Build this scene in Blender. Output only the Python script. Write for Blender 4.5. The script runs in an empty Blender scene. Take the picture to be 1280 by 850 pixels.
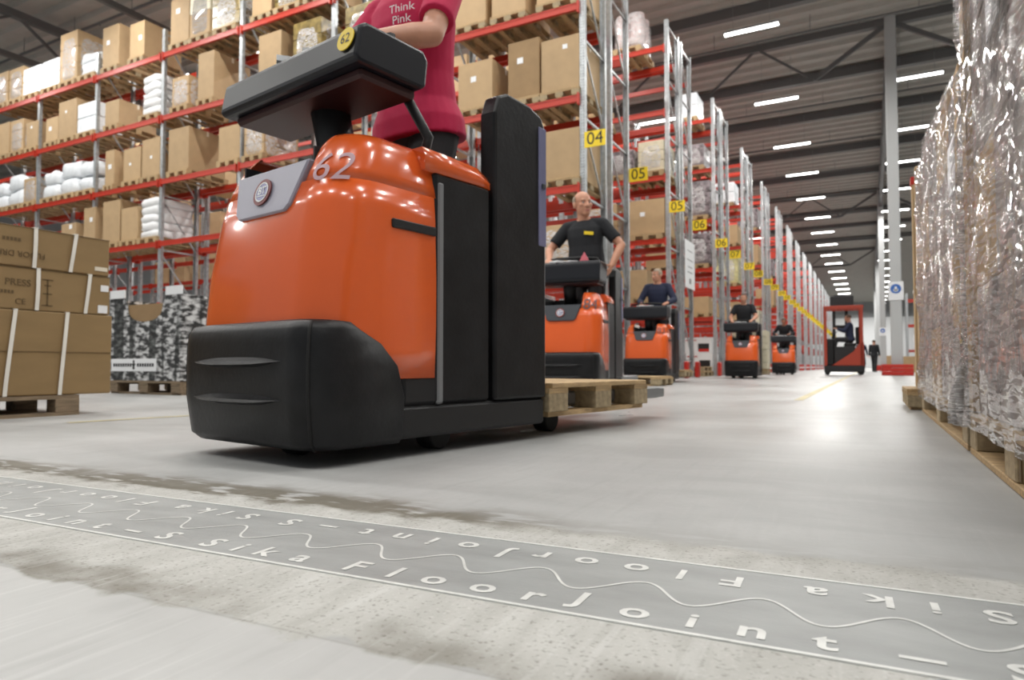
import bpy, bmesh, math, random
from mathutils import Vector, Matrix, noise

S = bpy.context.scene
COL = S.collection
R = math.radians
rnd = random.Random(7)

# ------------------------------------------------------------------ camera
cd = bpy.data.cameras.new('camera')
cam = bpy.data.objects.new('camera', cd)
COL.objects.link(cam)
cam.location = (0, 0, .30)
cam.rotation_euler = (R(90 + 2.23), 0, R(27.998))
cd.sensor_width = 36
cd.lens = 840.8 / 1280 * 36
cd.clip_start = .05
cd.clip_end = 400
cd.dof.use_dof = True
cd.dof.focus_distance = 1.3
cd.dof.aperture_fstop = 5.6
S.camera = cam

# ------------------------------------------------------------------ world: added even fill light, let in where the hall is left open behind the camera
w = bpy.data.worlds.new('world')
S.world = w
w.use_nodes = True
w.node_tree.nodes['Background'].inputs[0].default_value = (.93, .97, 1, 1)
w.node_tree.nodes['Background'].inputs[1].default_value = .22

S.view_settings.view_transform = 'Standard'
S.view_settings.look = 'None'
S.view_settings.gamma = 1
S.view_settings.exposure = 0.42
LAMP_W = 120        # watts of each strip light

# ------------------------------------------------------------------ materials
MATS = {}
def mat(name, col, rough=.5, metal=0, emit=None, spec=.5, coat=0, var=0, nscale=None, namt=.15, stretch=(1, 1, 1), bump=0, bscale=40):
    m = bpy.data.materials.new(name)
    m.use_nodes = True
    nt = m.node_tree
    b = nt.nodes['Principled BSDF']
    b.inputs['Base Color'].default_value = (*col, 1)
    b.inputs['Roughness'].default_value = rough
    b.inputs['Metallic'].default_value = metal
    b.inputs['Specular IOR Level'].default_value = spec
    b.inputs['Coat Weight'].default_value = coat
    b.inputs['Coat Roughness'].default_value = .08
    if emit:
        b.inputs['Emission Color'].default_value = (*emit[0], 1)
        b.inputs['Emission Strength'].default_value = emit[1]
    tc = nt.nodes.new('ShaderNodeTexCoord')
    if nscale or var:
        last = None
        hv = nt.nodes.new('ShaderNodeHueSaturation')
        hv.inputs['Color'].default_value = (*col, 1)
        val = nt.nodes.new('ShaderNodeMath'); val.operation = 'ADD'
        val.inputs[0].default_value = 1; val.inputs[1].default_value = 0
        if nscale:
            mp = nt.nodes.new('ShaderNodeMapping'); mp.inputs['Scale'].default_value = stretch
            nz = nt.nodes.new('ShaderNodeTexNoise'); nz.inputs['Scale'].default_value = nscale; nz.inputs['Detail'].default_value = 5
            mr = nt.nodes.new('ShaderNodeMapRange'); mr.inputs[1].default_value = .3; mr.inputs[2].default_value = .7
            mr.inputs[3].default_value = 1 - namt; mr.inputs[4].default_value = 1 + namt
            nt.links.new(tc.outputs['Object'], mp.inputs[0]); nt.links.new(mp.outputs[0], nz.inputs['Vector'])
            nt.links.new(nz.outputs['Fac'], mr.inputs[0]); nt.links.new(mr.outputs[0], val.inputs[0])
        if var:
            oi = nt.nodes.new('ShaderNodeObjectInfo')
            mr2 = nt.nodes.new('ShaderNodeMapRange'); mr2.inputs[3].default_value = -var; mr2.inputs[4].default_value = var
            nt.links.new(oi.outputs['Random'], mr2.inputs[0]); nt.links.new(mr2.outputs[0], val.inputs[1])
        nt.links.new(val.outputs[0], hv.inputs['Value'])
        nt.links.new(hv.outputs[0], b.inputs['Base Color'])
    if bump:
        nb = nt.nodes.new('ShaderNodeTexNoise'); nb.inputs['Scale'].default_value = bscale; nb.inputs['Detail'].default_value = 4
        mp2 = nt.nodes.new('ShaderNodeMapping'); mp2.inputs['Scale'].default_value = stretch
        bp = nt.nodes.new('ShaderNodeBump'); bp.inputs['Strength'].default_value = bump; bp.inputs['Distance'].default_value = .01
        nt.links.new(tc.outputs['Object'], mp2.inputs[0]); nt.links.new(mp2.outputs[0], nb.inputs['Vector'])
        nt.links.new(nb.outputs['Fac'], bp.inputs['Height']); nt.links.new(bp.outputs[0], b.inputs['Normal'])
    MATS[name] = m
    return m

ORANGE = mat('orange_plastic', (.80, .125, .022), .22, coat=.5, nscale=3, namt=.04)
BLACKP = mat('black_plastic', (.008, .008, .009), .42, spec=.35, nscale=9, namt=.5, bump=.08, bscale=60)
BLACKM = mat('black_steel', (.010, .010, .011), .5)
DGREY = mat('dark_grey_plastic', (.045, .05, .06), .4)
CONSOLE = mat('console_plastic', (.010, .011, .015), .36, spec=.35)
UNDER = mat('dark_red_trim', (.030, .004, .004), .45)
GREYP = mat('grey_plastic', (.20, .205, .21), .4)
PANEL = mat('grey_pocket_panel', (.34, .33, .40), .35)
STRIPE = mat('blue_grey_metal', (.22, .22, .36), .35, .3)
RED = mat('red_rack_steel', (.48, .034, .014), .38, var=.06)
RED2 = mat('red_plastic', (.50, .022, .012), .45)
REDF = mat('rust_red_paint', (.36, .040, .016), .5)
GALV = mat('galvanised_steel', (.44, .46, .47), .38, .55, nscale=14, namt=.2)
WOOD = mat('pale_pallet_wood', (.42, .29, .15), .75, var=.12, nscale=9, namt=.28, stretch=(1, 7, 7))
WOODO = mat('weathered_pallet_wood', (.22, .16, .10), .8, var=.08, nscale=9, namt=.3, stretch=(1, 7, 7))
WOODR = mat('worn_chipboard', (.36, .28, .17), .8, var=.1, nscale=40, namt=.25)
CARD = mat('cardboard', (.46, .315, .17), .72, var=.09, nscale=5, namt=.05)
CARDL = mat('tan_cardboard', (.27, .175, .075), .68, nscale=4, namt=.07, stretch=(1, 1, 3))
CARDD = mat('dark_cardboard', (.30, .19, .09), .75, nscale=5, namt=.08)
TAPE = mat('pale_tape', (.75, .68, .55), .35)
PAPER = mat('white_paper', (.82, .83, .84), .6)
WPLAST = mat('white_plastic_film', (.80, .83, .86), .35, nscale=6, namt=.08, bump=.5, bscale=9)
SACK = mat('white_woven_sack', (.80, .80, .80), .6, nscale=30, namt=.05)
STRAP = mat('white_strap', (.80, .77, .70), .45)
YELLOW = mat('sign_yellow', (.86, .62, .015), .45)
INK = mat('black_ink', (.012, .012, .012), .5)
INKW = mat('white_ink', (.85, .85, .85), .5)
INKG = mat('grey_ink', (.12, .07, .07), .5)
INKP = mat('pale_lilac_ink', (.58, .38, .42), .5)
INKBR = mat('brown_print', (.12, .075, .03), .7)
INKR = mat('dark_red_ink', (.20, .035, .035), .45)
BLUE = mat('sign_blue', (.03, .13, .45), .4)
COLUMN = mat('column_grey_paint', (.46, .47, .47), .5)
DECK = mat('ceiling_deck_metal', (.40, .385, .35), .55, nscale=2, namt=.06)
TRUSS = mat('dark_truss_steel', (.13, .13, .13), .5)
PIPE = mat('grey_pipe', (.16, .16, .155), .45)
WALLW = mat('white_wall_panel', (.82, .83, .84), .6)
WALLG = mat('grey_wall_panel', (.35, .36, .37), .6)
SKIN = mat('skin', (.56, .27, .17), .5, nscale=20, namt=.05)
SKIND = mat('tanned_skin', (.40, .17, .10), .5)
LIP = mat('lip', (.42, .15, .12), .5)
HAIRG = mat('grey_hair', (.34, .27, .20), .7)
HAIRB = mat('brown_hair', (.07, .04, .025), .6)
EYEW = mat('shaded_eye_white', (.45, .42, .40), .3)  # whites greyed to stand in for the shade in the eye sockets
BLACKC = mat('black_cloth', (.010, .011, .014), .85, bump=.25, bscale=18)
NAVY = mat('dark_blue_cloth', (.015, .02, .05), .85, bump=.2, bscale=18)
TROUS = mat('charcoal_cloth', (.018, .018, .02), .85, bump=.2, bscale=18)
CRIM = mat('crimson_cloth', (.55, .012, .075), .8, bump=.25, bscale=18)
RUBBER = mat('rubber', (.008, .008, .008), .7)
LAMP = mat('lamp_tube', (1, 1, 1), .4, emit=((1, .98, .95), 9))
DARKYEL = mat('amber_wrapped_goods', (.24, .17, .05), .3, nscale=8, namt=.5, bump=.4, bscale=14)
GOODS = mat('mottled_printed_goods', (.20, .17, .18), .3, nscale=9, namt=.9, bump=.4, bscale=14)
PINKG = mat('pale_pink_rolls', (.72, .58, .57), .3, nscale=9, namt=.15, bump=.5, bscale=9)
YELG = mat('pale_yellow_goods', (.62, .58, .30), .4, nscale=8, namt=.2)
CREAM = mat('cream_goods', (.66, .60, .44), .5, nscale=8, namt=.1)

def ramp(nt, stops):
    r = nt.nodes.new('ShaderNodeValToRGB')
    e = r.color_ramp.elements
    while len(e) < len(stops): e.new(.5)
    for i, (p, c) in enumerate(stops):
        e[i].position = p; e[i].color = (*c, 1) if len(c) == 3 else c
    return r

def film_material(name, clear=.55, tint=(.86, .84, .84), stretch=(1, 6, 22), rot=(0, 0, 0), scale=3.2, gloss=.10):
    m = bpy.data.materials.new(name); m.use_nodes = True
    nt = m.node_tree; N = nt.nodes; L = nt.links
    N.clear()
    out = N.new('ShaderNodeOutputMaterial')
    tc = N.new('ShaderNodeTexCoord'); mp = N.new('ShaderNodeMapping')
    mp.inputs['Scale'].default_value = stretch; mp.inputs['Rotation'].default_value = rot
    nz = N.new('ShaderNodeTexNoise'); nz.inputs['Scale'].default_value = scale; nz.inputs['Detail'].default_value = 6; nz.inputs['Distortion'].default_value = .6
    nz2 = N.new('ShaderNodeTexNoise'); nz2.inputs['Scale'].default_value = 5; nz2.inputs['Detail'].default_value = 4
    bp = N.new('ShaderNodeBump'); bp.inputs['Strength'].default_value = 1; bp.inputs['Distance'].default_value = .03
    add = N.new('ShaderNodeMath'); add.operation = 'ADD'
    L.new(tc.outputs['Object'], mp.inputs[0]); L.new(mp.outputs[0], nz.inputs['Vector']); L.new(tc.outputs['Object'], nz2.inputs['Vector'])
    L.new(nz.outputs[0], add.inputs[0]); L.new(nz2.outputs[0], add.inputs[1]); L.new(add.outputs[0], bp.inputs['Height'])
    gl = N.new('ShaderNodeBsdfPrincipled'); gl.inputs['Base Color'].default_value = (*tint, 1); gl.inputs['Roughness'].default_value = gloss
    gl.inputs['Coat Weight'].default_value = 1; gl.inputs['Coat Roughness'].default_value = .05; gl.inputs['Specular IOR Level'].default_value = .9
    L.new(bp.outputs[0], gl.inputs['Normal'])
    tr = N.new('ShaderNodeBsdfTransparent')
    rp = ramp(nt, [(.42, (clear + .18,) * 3), (.60, (clear - .30,) * 3)])
    L.new(nz.outputs[0], rp.inputs[0])
    sb = N.new('ShaderNodeMath'); sb.operation = 'SUBTRACT'; sb.inputs[1].default_value = .5
    ab = N.new('ShaderNodeMath'); ab.operation = 'ABSOLUTE'
    rd = N.new('ShaderNodeMapRange'); rd.inputs[1].default_value = .004; rd.inputs[2].default_value = .030; rd.inputs[3].default_value = .55; rd.inputs[4].default_value = 0
    L.new(nz.outputs[0], sb.inputs[0]); L.new(sb.outputs[0], ab.inputs[0]); L.new(ab.outputs[0], rd.inputs[0])
    df = N.new('ShaderNodeSeparateColor'); L.new(rp.outputs[0], df.inputs[0])
    sub = N.new('ShaderNodeMath'); sub.operation = 'SUBTRACT'; sub.use_clamp = True
    L.new(df.outputs[0], sub.inputs[0]); L.new(rd.outputs[0], sub.inputs[1])
    cm = N.new('ShaderNodeMix'); cm.data_type = 'RGBA'; cm.inputs[6].default_value = (*tint, 1); cm.inputs[7].default_value = (.88, .87, .86, 1)
    L.new(rd.outputs[0], cm.inputs[0]); L.new(cm.outputs[2], gl.inputs['Base Color'])
    mx = N.new('ShaderNodeMixShader')
    L.new(sub.outputs[0], mx.inputs[0]); L.new(gl.outputs[0], mx.inputs[1]); L.new(tr.outputs[0], mx.inputs[2])
    L.new(mx.outputs[0], out.inputs[0])
    return m
FILM = film_material('stretch_film', .66, tint=(.60, .575, .565), stretch=(1, 3.2, 24), rot=(R(32), 0, 0), scale=3.4, gloss=.08)
FILMS = film_material('stretch_film_on_shelf', .72, stretch=(4, 4, 9))

def printed_material():
    m = bpy.data.materials.new('printed_carton'); m.use_nodes = True
    nt = m.node_tree; N = nt.nodes; L = nt.links
    b = N['Principled BSDF']; b.inputs['Roughness'].default_value = .6
    tc = N.new('ShaderNodeTexCoord')
    vo = N.new('ShaderNodeTexVoronoi'); vo.inputs['Scale'].default_value = 7
    nz = N.new('ShaderNodeTexNoise'); nz.inputs['Scale'].default_value = 5; nz.inputs['Detail'].default_value = 6
    rp = ramp(nt, [(.30, (.09, .05, .045)), (.45, (.20, .13, .11)), (.56, (.30, .21, .16)), (.66, (.33, .22, .19)), (.78, (.26, .05, .05))])
    mx = N.new('ShaderNodeMix'); mx.data_type = 'RGBA'; mx.inputs[0].default_value = .25
    L.new(tc.outputs['Object'], vo.inputs['Vector']); L.new(tc.outputs['Object'], nz.inputs['Vector'])
    L.new(nz.outputs[0], rp.inputs[0]); L.new(rp.outputs[0], mx.inputs[6]); L.new(vo.outputs['Distance'], mx.inputs[7])
    hs = N.new('ShaderNodeHueSaturation'); hs.inputs['Saturation'].default_value = .75
    L.new(mx.outputs[2], hs.inputs['Color']); L.new(hs.outputs[0], b.inputs['Base Color'])
    return m
PRINT = printed_material()

def birch_material():
    m = bpy.data.materials.new('birch_forest_print'); m.use_nodes = True
    nt = m.node_tree; N = nt.nodes; L = nt.links
    b = N['Principled BSDF']; b.inputs['Roughness'].default_value = .5
    tc = N.new('ShaderNodeTexCoord'); mp = N.new('ShaderNodeMapping'); mp.inputs['Scale'].default_value = (5.5, 5.5, .28)
    n1 = N.new('ShaderNodeTexNoise'); n1.inputs['Scale'].default_value = 1.6; n1.inputs['Detail'].default_value = 2
    mp2 = N.new('ShaderNodeMapping'); mp2.inputs['Scale'].default_value = (6, 6, 13)
    n2 = N.new('ShaderNodeTexNoise'); n2.inputs['Scale'].default_value = 1.7; n2.inputs['Detail'].default_value = 7
    L.new(tc.outputs['Object'], mp.inputs[0]); L.new(mp.outputs[0], n1.inputs['Vector'])
    L.new(tc.outputs['Object'], mp2.inputs[0]); L.new(mp2.outputs[0], n2.inputs['Vector'])
    r1 = ramp(nt, [(.44, (.0, .0, .0)), (.50, (.9, .9, .9))])
    r2 = ramp(nt, [(.44, (.03, .03, .03)), (.60, (.70, .70, .70))])
    r3 = ramp(nt, [(.45, (.01, .01, .01)), (.75, (.20, .21, .20))])
    L.new(n1.outputs[0], r1.inputs[0]); L.new(n2.outputs[0], r2.inputs[0]); L.new(n2.outputs[0], r3.inputs[0])
    mx = N.new('ShaderNodeMix'); mx.data_type = 'RGBA'
    L.new(r1.outputs[0], mx.inputs[0]); L.new(r3.outputs[0], mx.inputs[6]); L.new(r2.outputs[0], mx.inputs[7])
    L.new(mx.outputs[2], b.inputs['Base Color'])
    return m
BIRCH = birch_material()

STRIP_C = (0, .91); STRIP_A = math.atan(.037)
def floor_material():
    m = bpy.data.materials.new('concrete_floor'); m.use_nodes = True
    nt = m.node_tree; N = nt.nodes; L = nt.links
    b = N['Principled BSDF']
    tc = N.new('ShaderNodeTexCoord')
    mp = N.new('ShaderNodeMapping'); mp.vector_type = 'TEXTURE'
    mp.inputs['Location'].default_value = (STRIP_C[0], STRIP_C[1], 0); mp.inputs['Rotation'].default_value = (0, 0, STRIP_A)
    L.new(tc.outputs['Object'], mp.inputs[0])
    sx = N.new('ShaderNodeSeparateXYZ'); L.new(mp.outputs[0], sx.inputs[0])
    def noise_(scale, detail=5, stretch=None, dist=0):
        n = N.new('ShaderNodeTexNoise'); n.inputs['Scale'].default_value = scale; n.inputs['Detail'].default_value = detail; n.inputs['Distortion'].default_value = dist
        if stretch:
            q = N.new('ShaderNodeMapping'); q.inputs['Scale'].default_value = stretch; L.new(mp.outputs[0], q.inputs[0]); L.new(q.outputs[0], n.inputs['Vector'])
        else: L.new(mp.outputs[0], n.inputs['Vector'])
        return n.outputs[0]
    def math_(op, a, c=None, clamp=False):
        n = N.new('ShaderNodeMath'); n.operation = op; n.use_clamp = clamp
        for i, v in enumerate((a, c)):
            if v is None: continue
            if isinstance(v, (int, float)): n.inputs[i].default_value = v
            else: L.new(v, n.inputs[i])
        return n.outputs[0]
    def mapr(v, a, c, d=0, e=1):
        n = N.new('ShaderNodeMapRange'); n.interpolation_type = 'SMOOTHSTEP'
        n.inputs[1].default_value = a; n.inputs[2].default_value = c; n.inputs[3].default_value = d; n.inputs[4].default_value = e
        L.new(v, n.inputs[0]); return n.outputs[0]
    def mixc(f, c1, c2):
        n = N.new('ShaderNodeMix'); n.data_type = 'RGBA'
        if isinstance(f, (int, float)): n.inputs[0].default_value = f
        else: L.new(f, n.inputs[0])
        for i, c in ((6, c1), (7, c2)):
            if isinstance(c, tuple): n.inputs[i].default_value = (*c, 1)
            else: L.new(c, n.inputs[i])
        return n.outputs[2]
    d = sx.outputs['Y']
    wob = noise_(9, 6)
    dw = math_('ADD', d, math_('MULTIPLY', math_('SUBTRACT', wob, .5), .12))
    big = noise_(.9, 6, (1, .5, 1)); fine = noise_(60, 4); mid = noise_(6, 6, (2.5, 1, 1), .5)
    base = mixc(mapr(big, .3, .7), (.31, .315, .31), (.40, .40, .395))
    base = mixc(mapr(noise_(2.2, 6, (1, 2.2, 1), .6), .35, .75, 0, .4), base, (.50, .505, .495))
    base = mixc(mapr(fine, .4, .7, 0, .12), base, (.30, .30, .29))
    scr = noise_(3, 4, (22, 1.0, 1), .3)
    base = mixc(mapr(d, -.33, -.315, .45, 0), base, (.54, .54, .53))
    base = mixc(mapr(noise_(4, 7, (7, 1, 1), .6), .45, .8, 0, .28), base, (.30, .30, .295))
    # cast bands on both sides of the joint strip: sandy, with speckled aggregate
    ad = math_('ABSOLUTE', d)
    cast = math_('MULTIPLY', mapr(dw, -.330, -.318), mapr(dw, .235, .275, 1, 0))
    sand = mixc(mapr(mid, .3, .7), (.41, .405, .38), (.50, .495, .47))
    vo = N.new('ShaderNodeTexVoronoi'); vo.inputs['Scale'].default_value = 95; L.new(mp.outputs[0], vo.inputs['Vector'])
    spk = math_('MULTIPLY', mapr(vo.outputs['Distance'], .0, .34, 1, 0), mapr(noise_(11, 4), .47, .62))
    sand = mixc(math_('MULTIPLY', spk, .7), sand, (.17, .16, .14))
    lum = noise_(150, 2)
    sand = mixc(mapr(lum, .55, .75, 0, .3), sand, (.66, .65, .63))
    sand = mixc(mapr(noise_(120, 3), .56, .70, 0, .55), sand, (.20, .19, .17))
    base = mixc(cast, base, sand)
    # brown-grey dirt along the two outer edges of the cast bands, in patches
    pat = mapr(noise_(2.2, 5, (1.6, .8, 1)), .33, .48)
    str_ = mapr(noise_(9, 6, (1, 3, 1)), .34, .52)
    e1 = math_('MULTIPLY', math_('MULTIPLY', mapr(dw, -.335, -.315), mapr(dw, -.285, -.225, 1, 0)), mapr(noise_(2.0, 3, (1.2, .5, 1)), .36, .50, 0, .75))
    e2 = math_('MULTIPLY', math_('MULTIPLY', mapr(dw, .19, .25), mapr(dw, .25, .40, 1, 0)), mapr(sx.outputs['X'], -.35, -.95, .22, 1.5))
    dirt = math_('ADD', math_('MULTIPLY', e1, mapr(noise_(12, 6), .25, .6, .45, 1)), math_('MULTIPLY', math_('MULTIPLY', e2, pat), str_), True)
    base = mixc(math_('MULTIPLY', dirt, .92, True), base, (.13, .115, .085))
    # saw-cut line at the outer edge
    cut = mapr(math_('ABSOLUTE', math_('ADD', d, .322)), .0012, .003, 1, 0)
    base = mixc(math_('MULTIPLY', cut, .35), base, (.25, .24, .22))
    # pale wipe marks from wheels
    rub = math_('MULTIPLY', mapr(scr, .54, .70), mapr(d, .12, .3, .22, .03))
    base = mixc(rub, base, (.66, .66, .645))
    L.new(base, b.inputs['Base Color'])
    rg = mapr(big, .3, .7, .27, .42)
    rg = math_('ADD', rg, math_('MULTIPLY', cast, .35))
    near = mapr(sx.outputs['Y'], .6, 2.5, .25, 0)
    rg = math_('ADD', rg, near)
    L.new(rg, b.inputs['Roughness'])
    bp = N.new('ShaderNodeBump'); bp.inputs['Distance'].default_value = .004
    hgt = math_('ADD', math_('MULTIPLY', fine, .4), math_('MULTIPLY', lum, math_('MULTIPLY', cast, .8)))
    L.new(hgt, bp.inputs['Height']); bp.inputs['Strength'].default_value = .14
    L.new(bp.outputs[0], b.inputs['Normal'])
    return m
FLOOR = floor_material()
STRIPM = mat('grey_joint_strip', (.315, .325, .32), .5, nscale=5, namt=.14, stretch=(1, 3, 1), bump=.1, bscale=120)
LETTER = mat('pale_inlay', (.66, .665, .64), .5, nscale=30, namt=.12)
LINEY = mat('worn_yellow_line', (.52, .45, .24), .5, nscale=6, namt=.2)

ORD = ['first', 'second', 'third', 'fourth', 'fifth', 'sixth', 'seventh', 'eighth', 'ninth', 'tenth', 'eleventh', 'twelfth', 'thirteenth', 'fourteenth', 'fifteenth', 'sixteenth', 'seventeenth', 'eighteenth', 'nineteenth', 'twentieth']
# ------------------------------------------------------------------ mesh building
class MB:
    def __init__(s): s.v = []; s.f = []; s.m = []; s.sm = []
    def add(s, v, f, m=0, smooth=False):
        o = len(s.v); s.v += [tuple(p) for p in v]
        for q in f: s.f.append([i + o for i in q]); s.m.append(m); s.sm.append(smooth)
        return s
    def box(s, x0, x1, y0, y1, z0, z1, m=0, M=None):
        v = [Vector(p) for p in ((x0, y0, z0), (x1, y0, z0), (x1, y1, z0), (x0, y1, z0), (x0, y0, z1), (x1, y0, z1), (x1, y1, z1), (x0, y1, z1))]
        if M: v = [M @ p for p in v]
        return s.add(v, [(0, 3, 2, 1), (4, 5, 6, 7), (0, 1, 5, 4), (1, 2, 6, 5), (2, 3, 7, 6), (3, 0, 4, 7)], m)
    def bar(s, p0, p1, wx, wz, m=0, up=(0, 0, 1)):
        p0 = Vector(p0); p1 = Vector(p1); d = (p1 - p0); L = d.length; d.normalize()
        u = Vector(up)
        if abs(d.dot(u)) > .98: u = Vector((1, 0, 0))
        r = d.cross(u).normalized(); u = r.cross(d)
        v = [p + r * a * wx / 2 + u * c * wz / 2 for p in (p0, p1) for a, c in ((-1, -1), (1, -1), (1, 1), (-1, 1))]
        return s.add(v, [(3, 2, 1, 0), (4, 5, 6, 7), (0, 1, 5, 4), (1, 2, 6, 5), (2, 3, 7, 6), (3, 0, 4, 7)], m)
    def tube(s, pts, rad, n=8, m=0, cap=True):
        pts = [Vector(p) for p in pts]
        rs = rad if isinstance(rad, (list, tuple)) else [rad] * len(pts)
        rings = []
        ref = None
        for i, p in enumerate(pts):
            t = (pts[min(i + 1, len(pts) - 1)] - pts[max(i - 1, 0)]).normalized()
            if ref is None: ref = Vector((0, 0, 1)) if abs(t.z) < .9 else Vector((1, 0, 0))
            a = t.cross(ref).normalized(); c = t.cross(a)
            ref = a.cross(t)
            rings.append([p + (a * math.cos(2 * math.pi * k / n) + c * math.sin(2 * math.pi * k / n)) * rs[i] for k in range(n)])
        return s.rings(rings, m, cap)
    def rings(s, rings, m=0, cap=True, smooth=True):
        n = len(rings[0]); o = len(s.v)
        for r in rings: s.v += [tuple(p) for p in r]
        for i in range(len(rings) - 1):
            for k in range(n):
                a = o + i * n + k; b = o + i * n + (k + 1) % n
                s.f.append([a, b, b + n, a + n]); s.m.append(m); s.sm.append(smooth)
        if cap:
            s.f.append([o + k for k in range(n)][::-1]); s.m.append(m); s.sm.append(False)
            e = o + (len(rings) - 1) * n
            s.f.append([e + k for k in range(n)]); s.m.append(m); s.sm.append(False)
        return s
    def ell(s, c, r, M=None, m=0, nu=16, nv=10):
        c = Vector(c); rings = []
        for j in range(1, nv):
            th = math.pi * j / nv
            rings.append([(r[0] * math.sin(th) * math.cos(2 * math.pi * k / nu), r[1] * math.sin(th) * math.sin(2 * math.pi * k / nu), -r[2] * math.cos(th)) for k in range(nu)])
        v = [(0, 0, -r[2])] + [p for q in rings for p in q] + [(0, 0, r[2])]
        f = [(0, 1 + (k + 1) % nu, 1 + k) for k in range(nu)]
        for j in range(nv - 2):
            for k in range(nu):
                a = 1 + j * nu + k; b = 1 + j * nu + (k + 1) % nu
                f.append((a, b, b + nu, a + nu))
        e = len(v) - 1; q = 1 + (nv - 2) * nu
        f += [(e, q + k, q + (k + 1) % nu) for k in range(nu)]
        v = [(M @ Vector(p) if M else Vector(p)) + c for p in v]
        return s.add(v, f, m, True)
    def mesh(s, name, mats, bevel=0, seg=1):
        me = bpy.data.meshes.new(name)
        me.from_pydata(s.v, [], s.f)
        for m in (mats if isinstance(mats, (list, tuple)) else [mats]): me.materials.append(m)
        me.polygons.foreach_set('material_index', s.m)
        me.polygons.foreach_set('use_smooth', s.sm)
        if bevel:
            bm = bmesh.new(); bm.from_mesh(me)
            es = [e for e in bm.edges if len(e.link_faces) == 2 and e.calc_face_angle(0) > .6]
            bmesh.ops.bevel(bm, geom=es, offset=bevel, segments=seg, affect='EDGES', profile=.5)
            bm.to_mesh(me); bm.free()
        me.update()
        return me
    def build(s, name, mats, parent=None, loc=(0, 0, 0), rz=0, bevel=0, seg=1, kind=None):
        o = bpy.data.objects.new(name, s.mesh(name, mats, bevel, seg))
        return put(o, parent, loc, rz, kind)

def put(o, parent=None, loc=(0, 0, 0), rz=0, kind=None):
    COL.objects.link(o)
    o.location = loc; o.rotation_euler = (0, 0, rz)
    if parent: o.parent = parent
    if kind: o['kind'] = kind
    return o
def inst(name, me, parent=None, loc=(0, 0, 0), rot=(0, 0, 0), scale=(1, 1, 1)):
    o = bpy.data.objects.new(name, me)
    COL.objects.link(o)
    o.location = loc; o.rotation_euler = rot; o.scale = scale
    if parent: o.parent = parent
    return o
def empty(name, loc=(0, 0, 0), rz=0):
    o = bpy.data.objects.new(name, None); o.empty_display_size = .2
    return put(o, None, loc, rz)
def tag(o, label, cat, group=None):
    o['label'] = label; o['category'] = cat
    if group: o['group'] = group
    return o
def children(o): return [c for c in bpy.data.objects if c.parent == o]
KIDS = {}
def copy_tree(o, kids, parent=None):
    c = o.copy(); COL.objects.link(c)
    if parent: c.parent = parent
    for k in kids.get(o.name, []): copy_tree(k, kids, c)
    return c
def kid_map():
    m = {}
    for o in bpy.data.objects:
        if o.parent: m.setdefault(o.parent.name, []).append(o)
    return m

def text_mesh(body, size, depth=0, align='CENTER', res=3, space=1, offset=0):
    cu = bpy.data.curves.new('text', 'FONT'); cu.body = body; cu.size = size; cu.extrude = depth; cu.align_x = align; cu.align_y = 'CENTER'
    cu.resolution_u = res; cu.space_character = space; cu.offset = offset
    o = bpy.data.objects.new('text', cu); COL.objects.link(o)
    dg = bpy.context.evaluated_depsgraph_get()
    me = bpy.data.meshes.new_from_object(o.evaluated_get(dg))
    bpy.data.objects.remove(o); bpy.data.curves.remove(cu)
    me.materials.clear()
    return me
def text_obj(name, body, size, m, parent, M, depth=.001, space=1):
    me = text_mesh(body, size, depth, space=space); me.materials.append(m)
    o = bpy.data.objects.new(name, me); COL.objects.link(o); o.parent = parent
    o.matrix_local = M
    return o
def frame(origin, xdir, ydir):
    x = Vector(xdir).normalized(); y = Vector(ydir); y = (y - x * y.dot(x)).normalized(); z = x.cross(y)
    M = Matrix((x, y, z)).transposed().to_4x4(); M.translation = Vector(origin)
    return M

# ================================================================== STRUCTURE
fl = MB(); fl.add([(-48, -14, 0), (28, -14, 0), (28, 136, 0), (-48, 136, 0)], [(0, 1, 2, 3)])
floor = fl.build('floor', FLOOR, kind='structure')
cz = 11.9
ce = MB(); pv = []; y = -6.0
while y < 136:
    pv += [(y, cz), (y + .34, cz), (y + .42, cz - .14), (y + .68, cz - .14)]; y += .76
vs = []
for yy, zz in pv: vs += [(-48, yy, zz), (28, yy, zz)]
ce.add(vs, [(2 * i, 2 * i + 1, 2 * i + 3, 2 * i + 2) for i in range(len(pv) - 1)])
ce.build('ceiling', DECK, kind='structure')
MB().box(-48, 28, -6, 136, 12.1, 12.2).build('roof', DECK, kind='structure')
MB().box(-48, 28, 136, 136.3, 0, 9).box(-48, 28, 135.9, 136.3, 9, 12.1, 1).build('wall_back', [WALLW, WALLG], kind='structure')
MB().box(-48.3, -48, -14, 136, 0, 12.1).build('wall_left', WALLG, kind='structure')
MB().box(28, 28.3, -14, 136, 0, 12.1).build('wall_right', WALLG, kind='structure')

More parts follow.
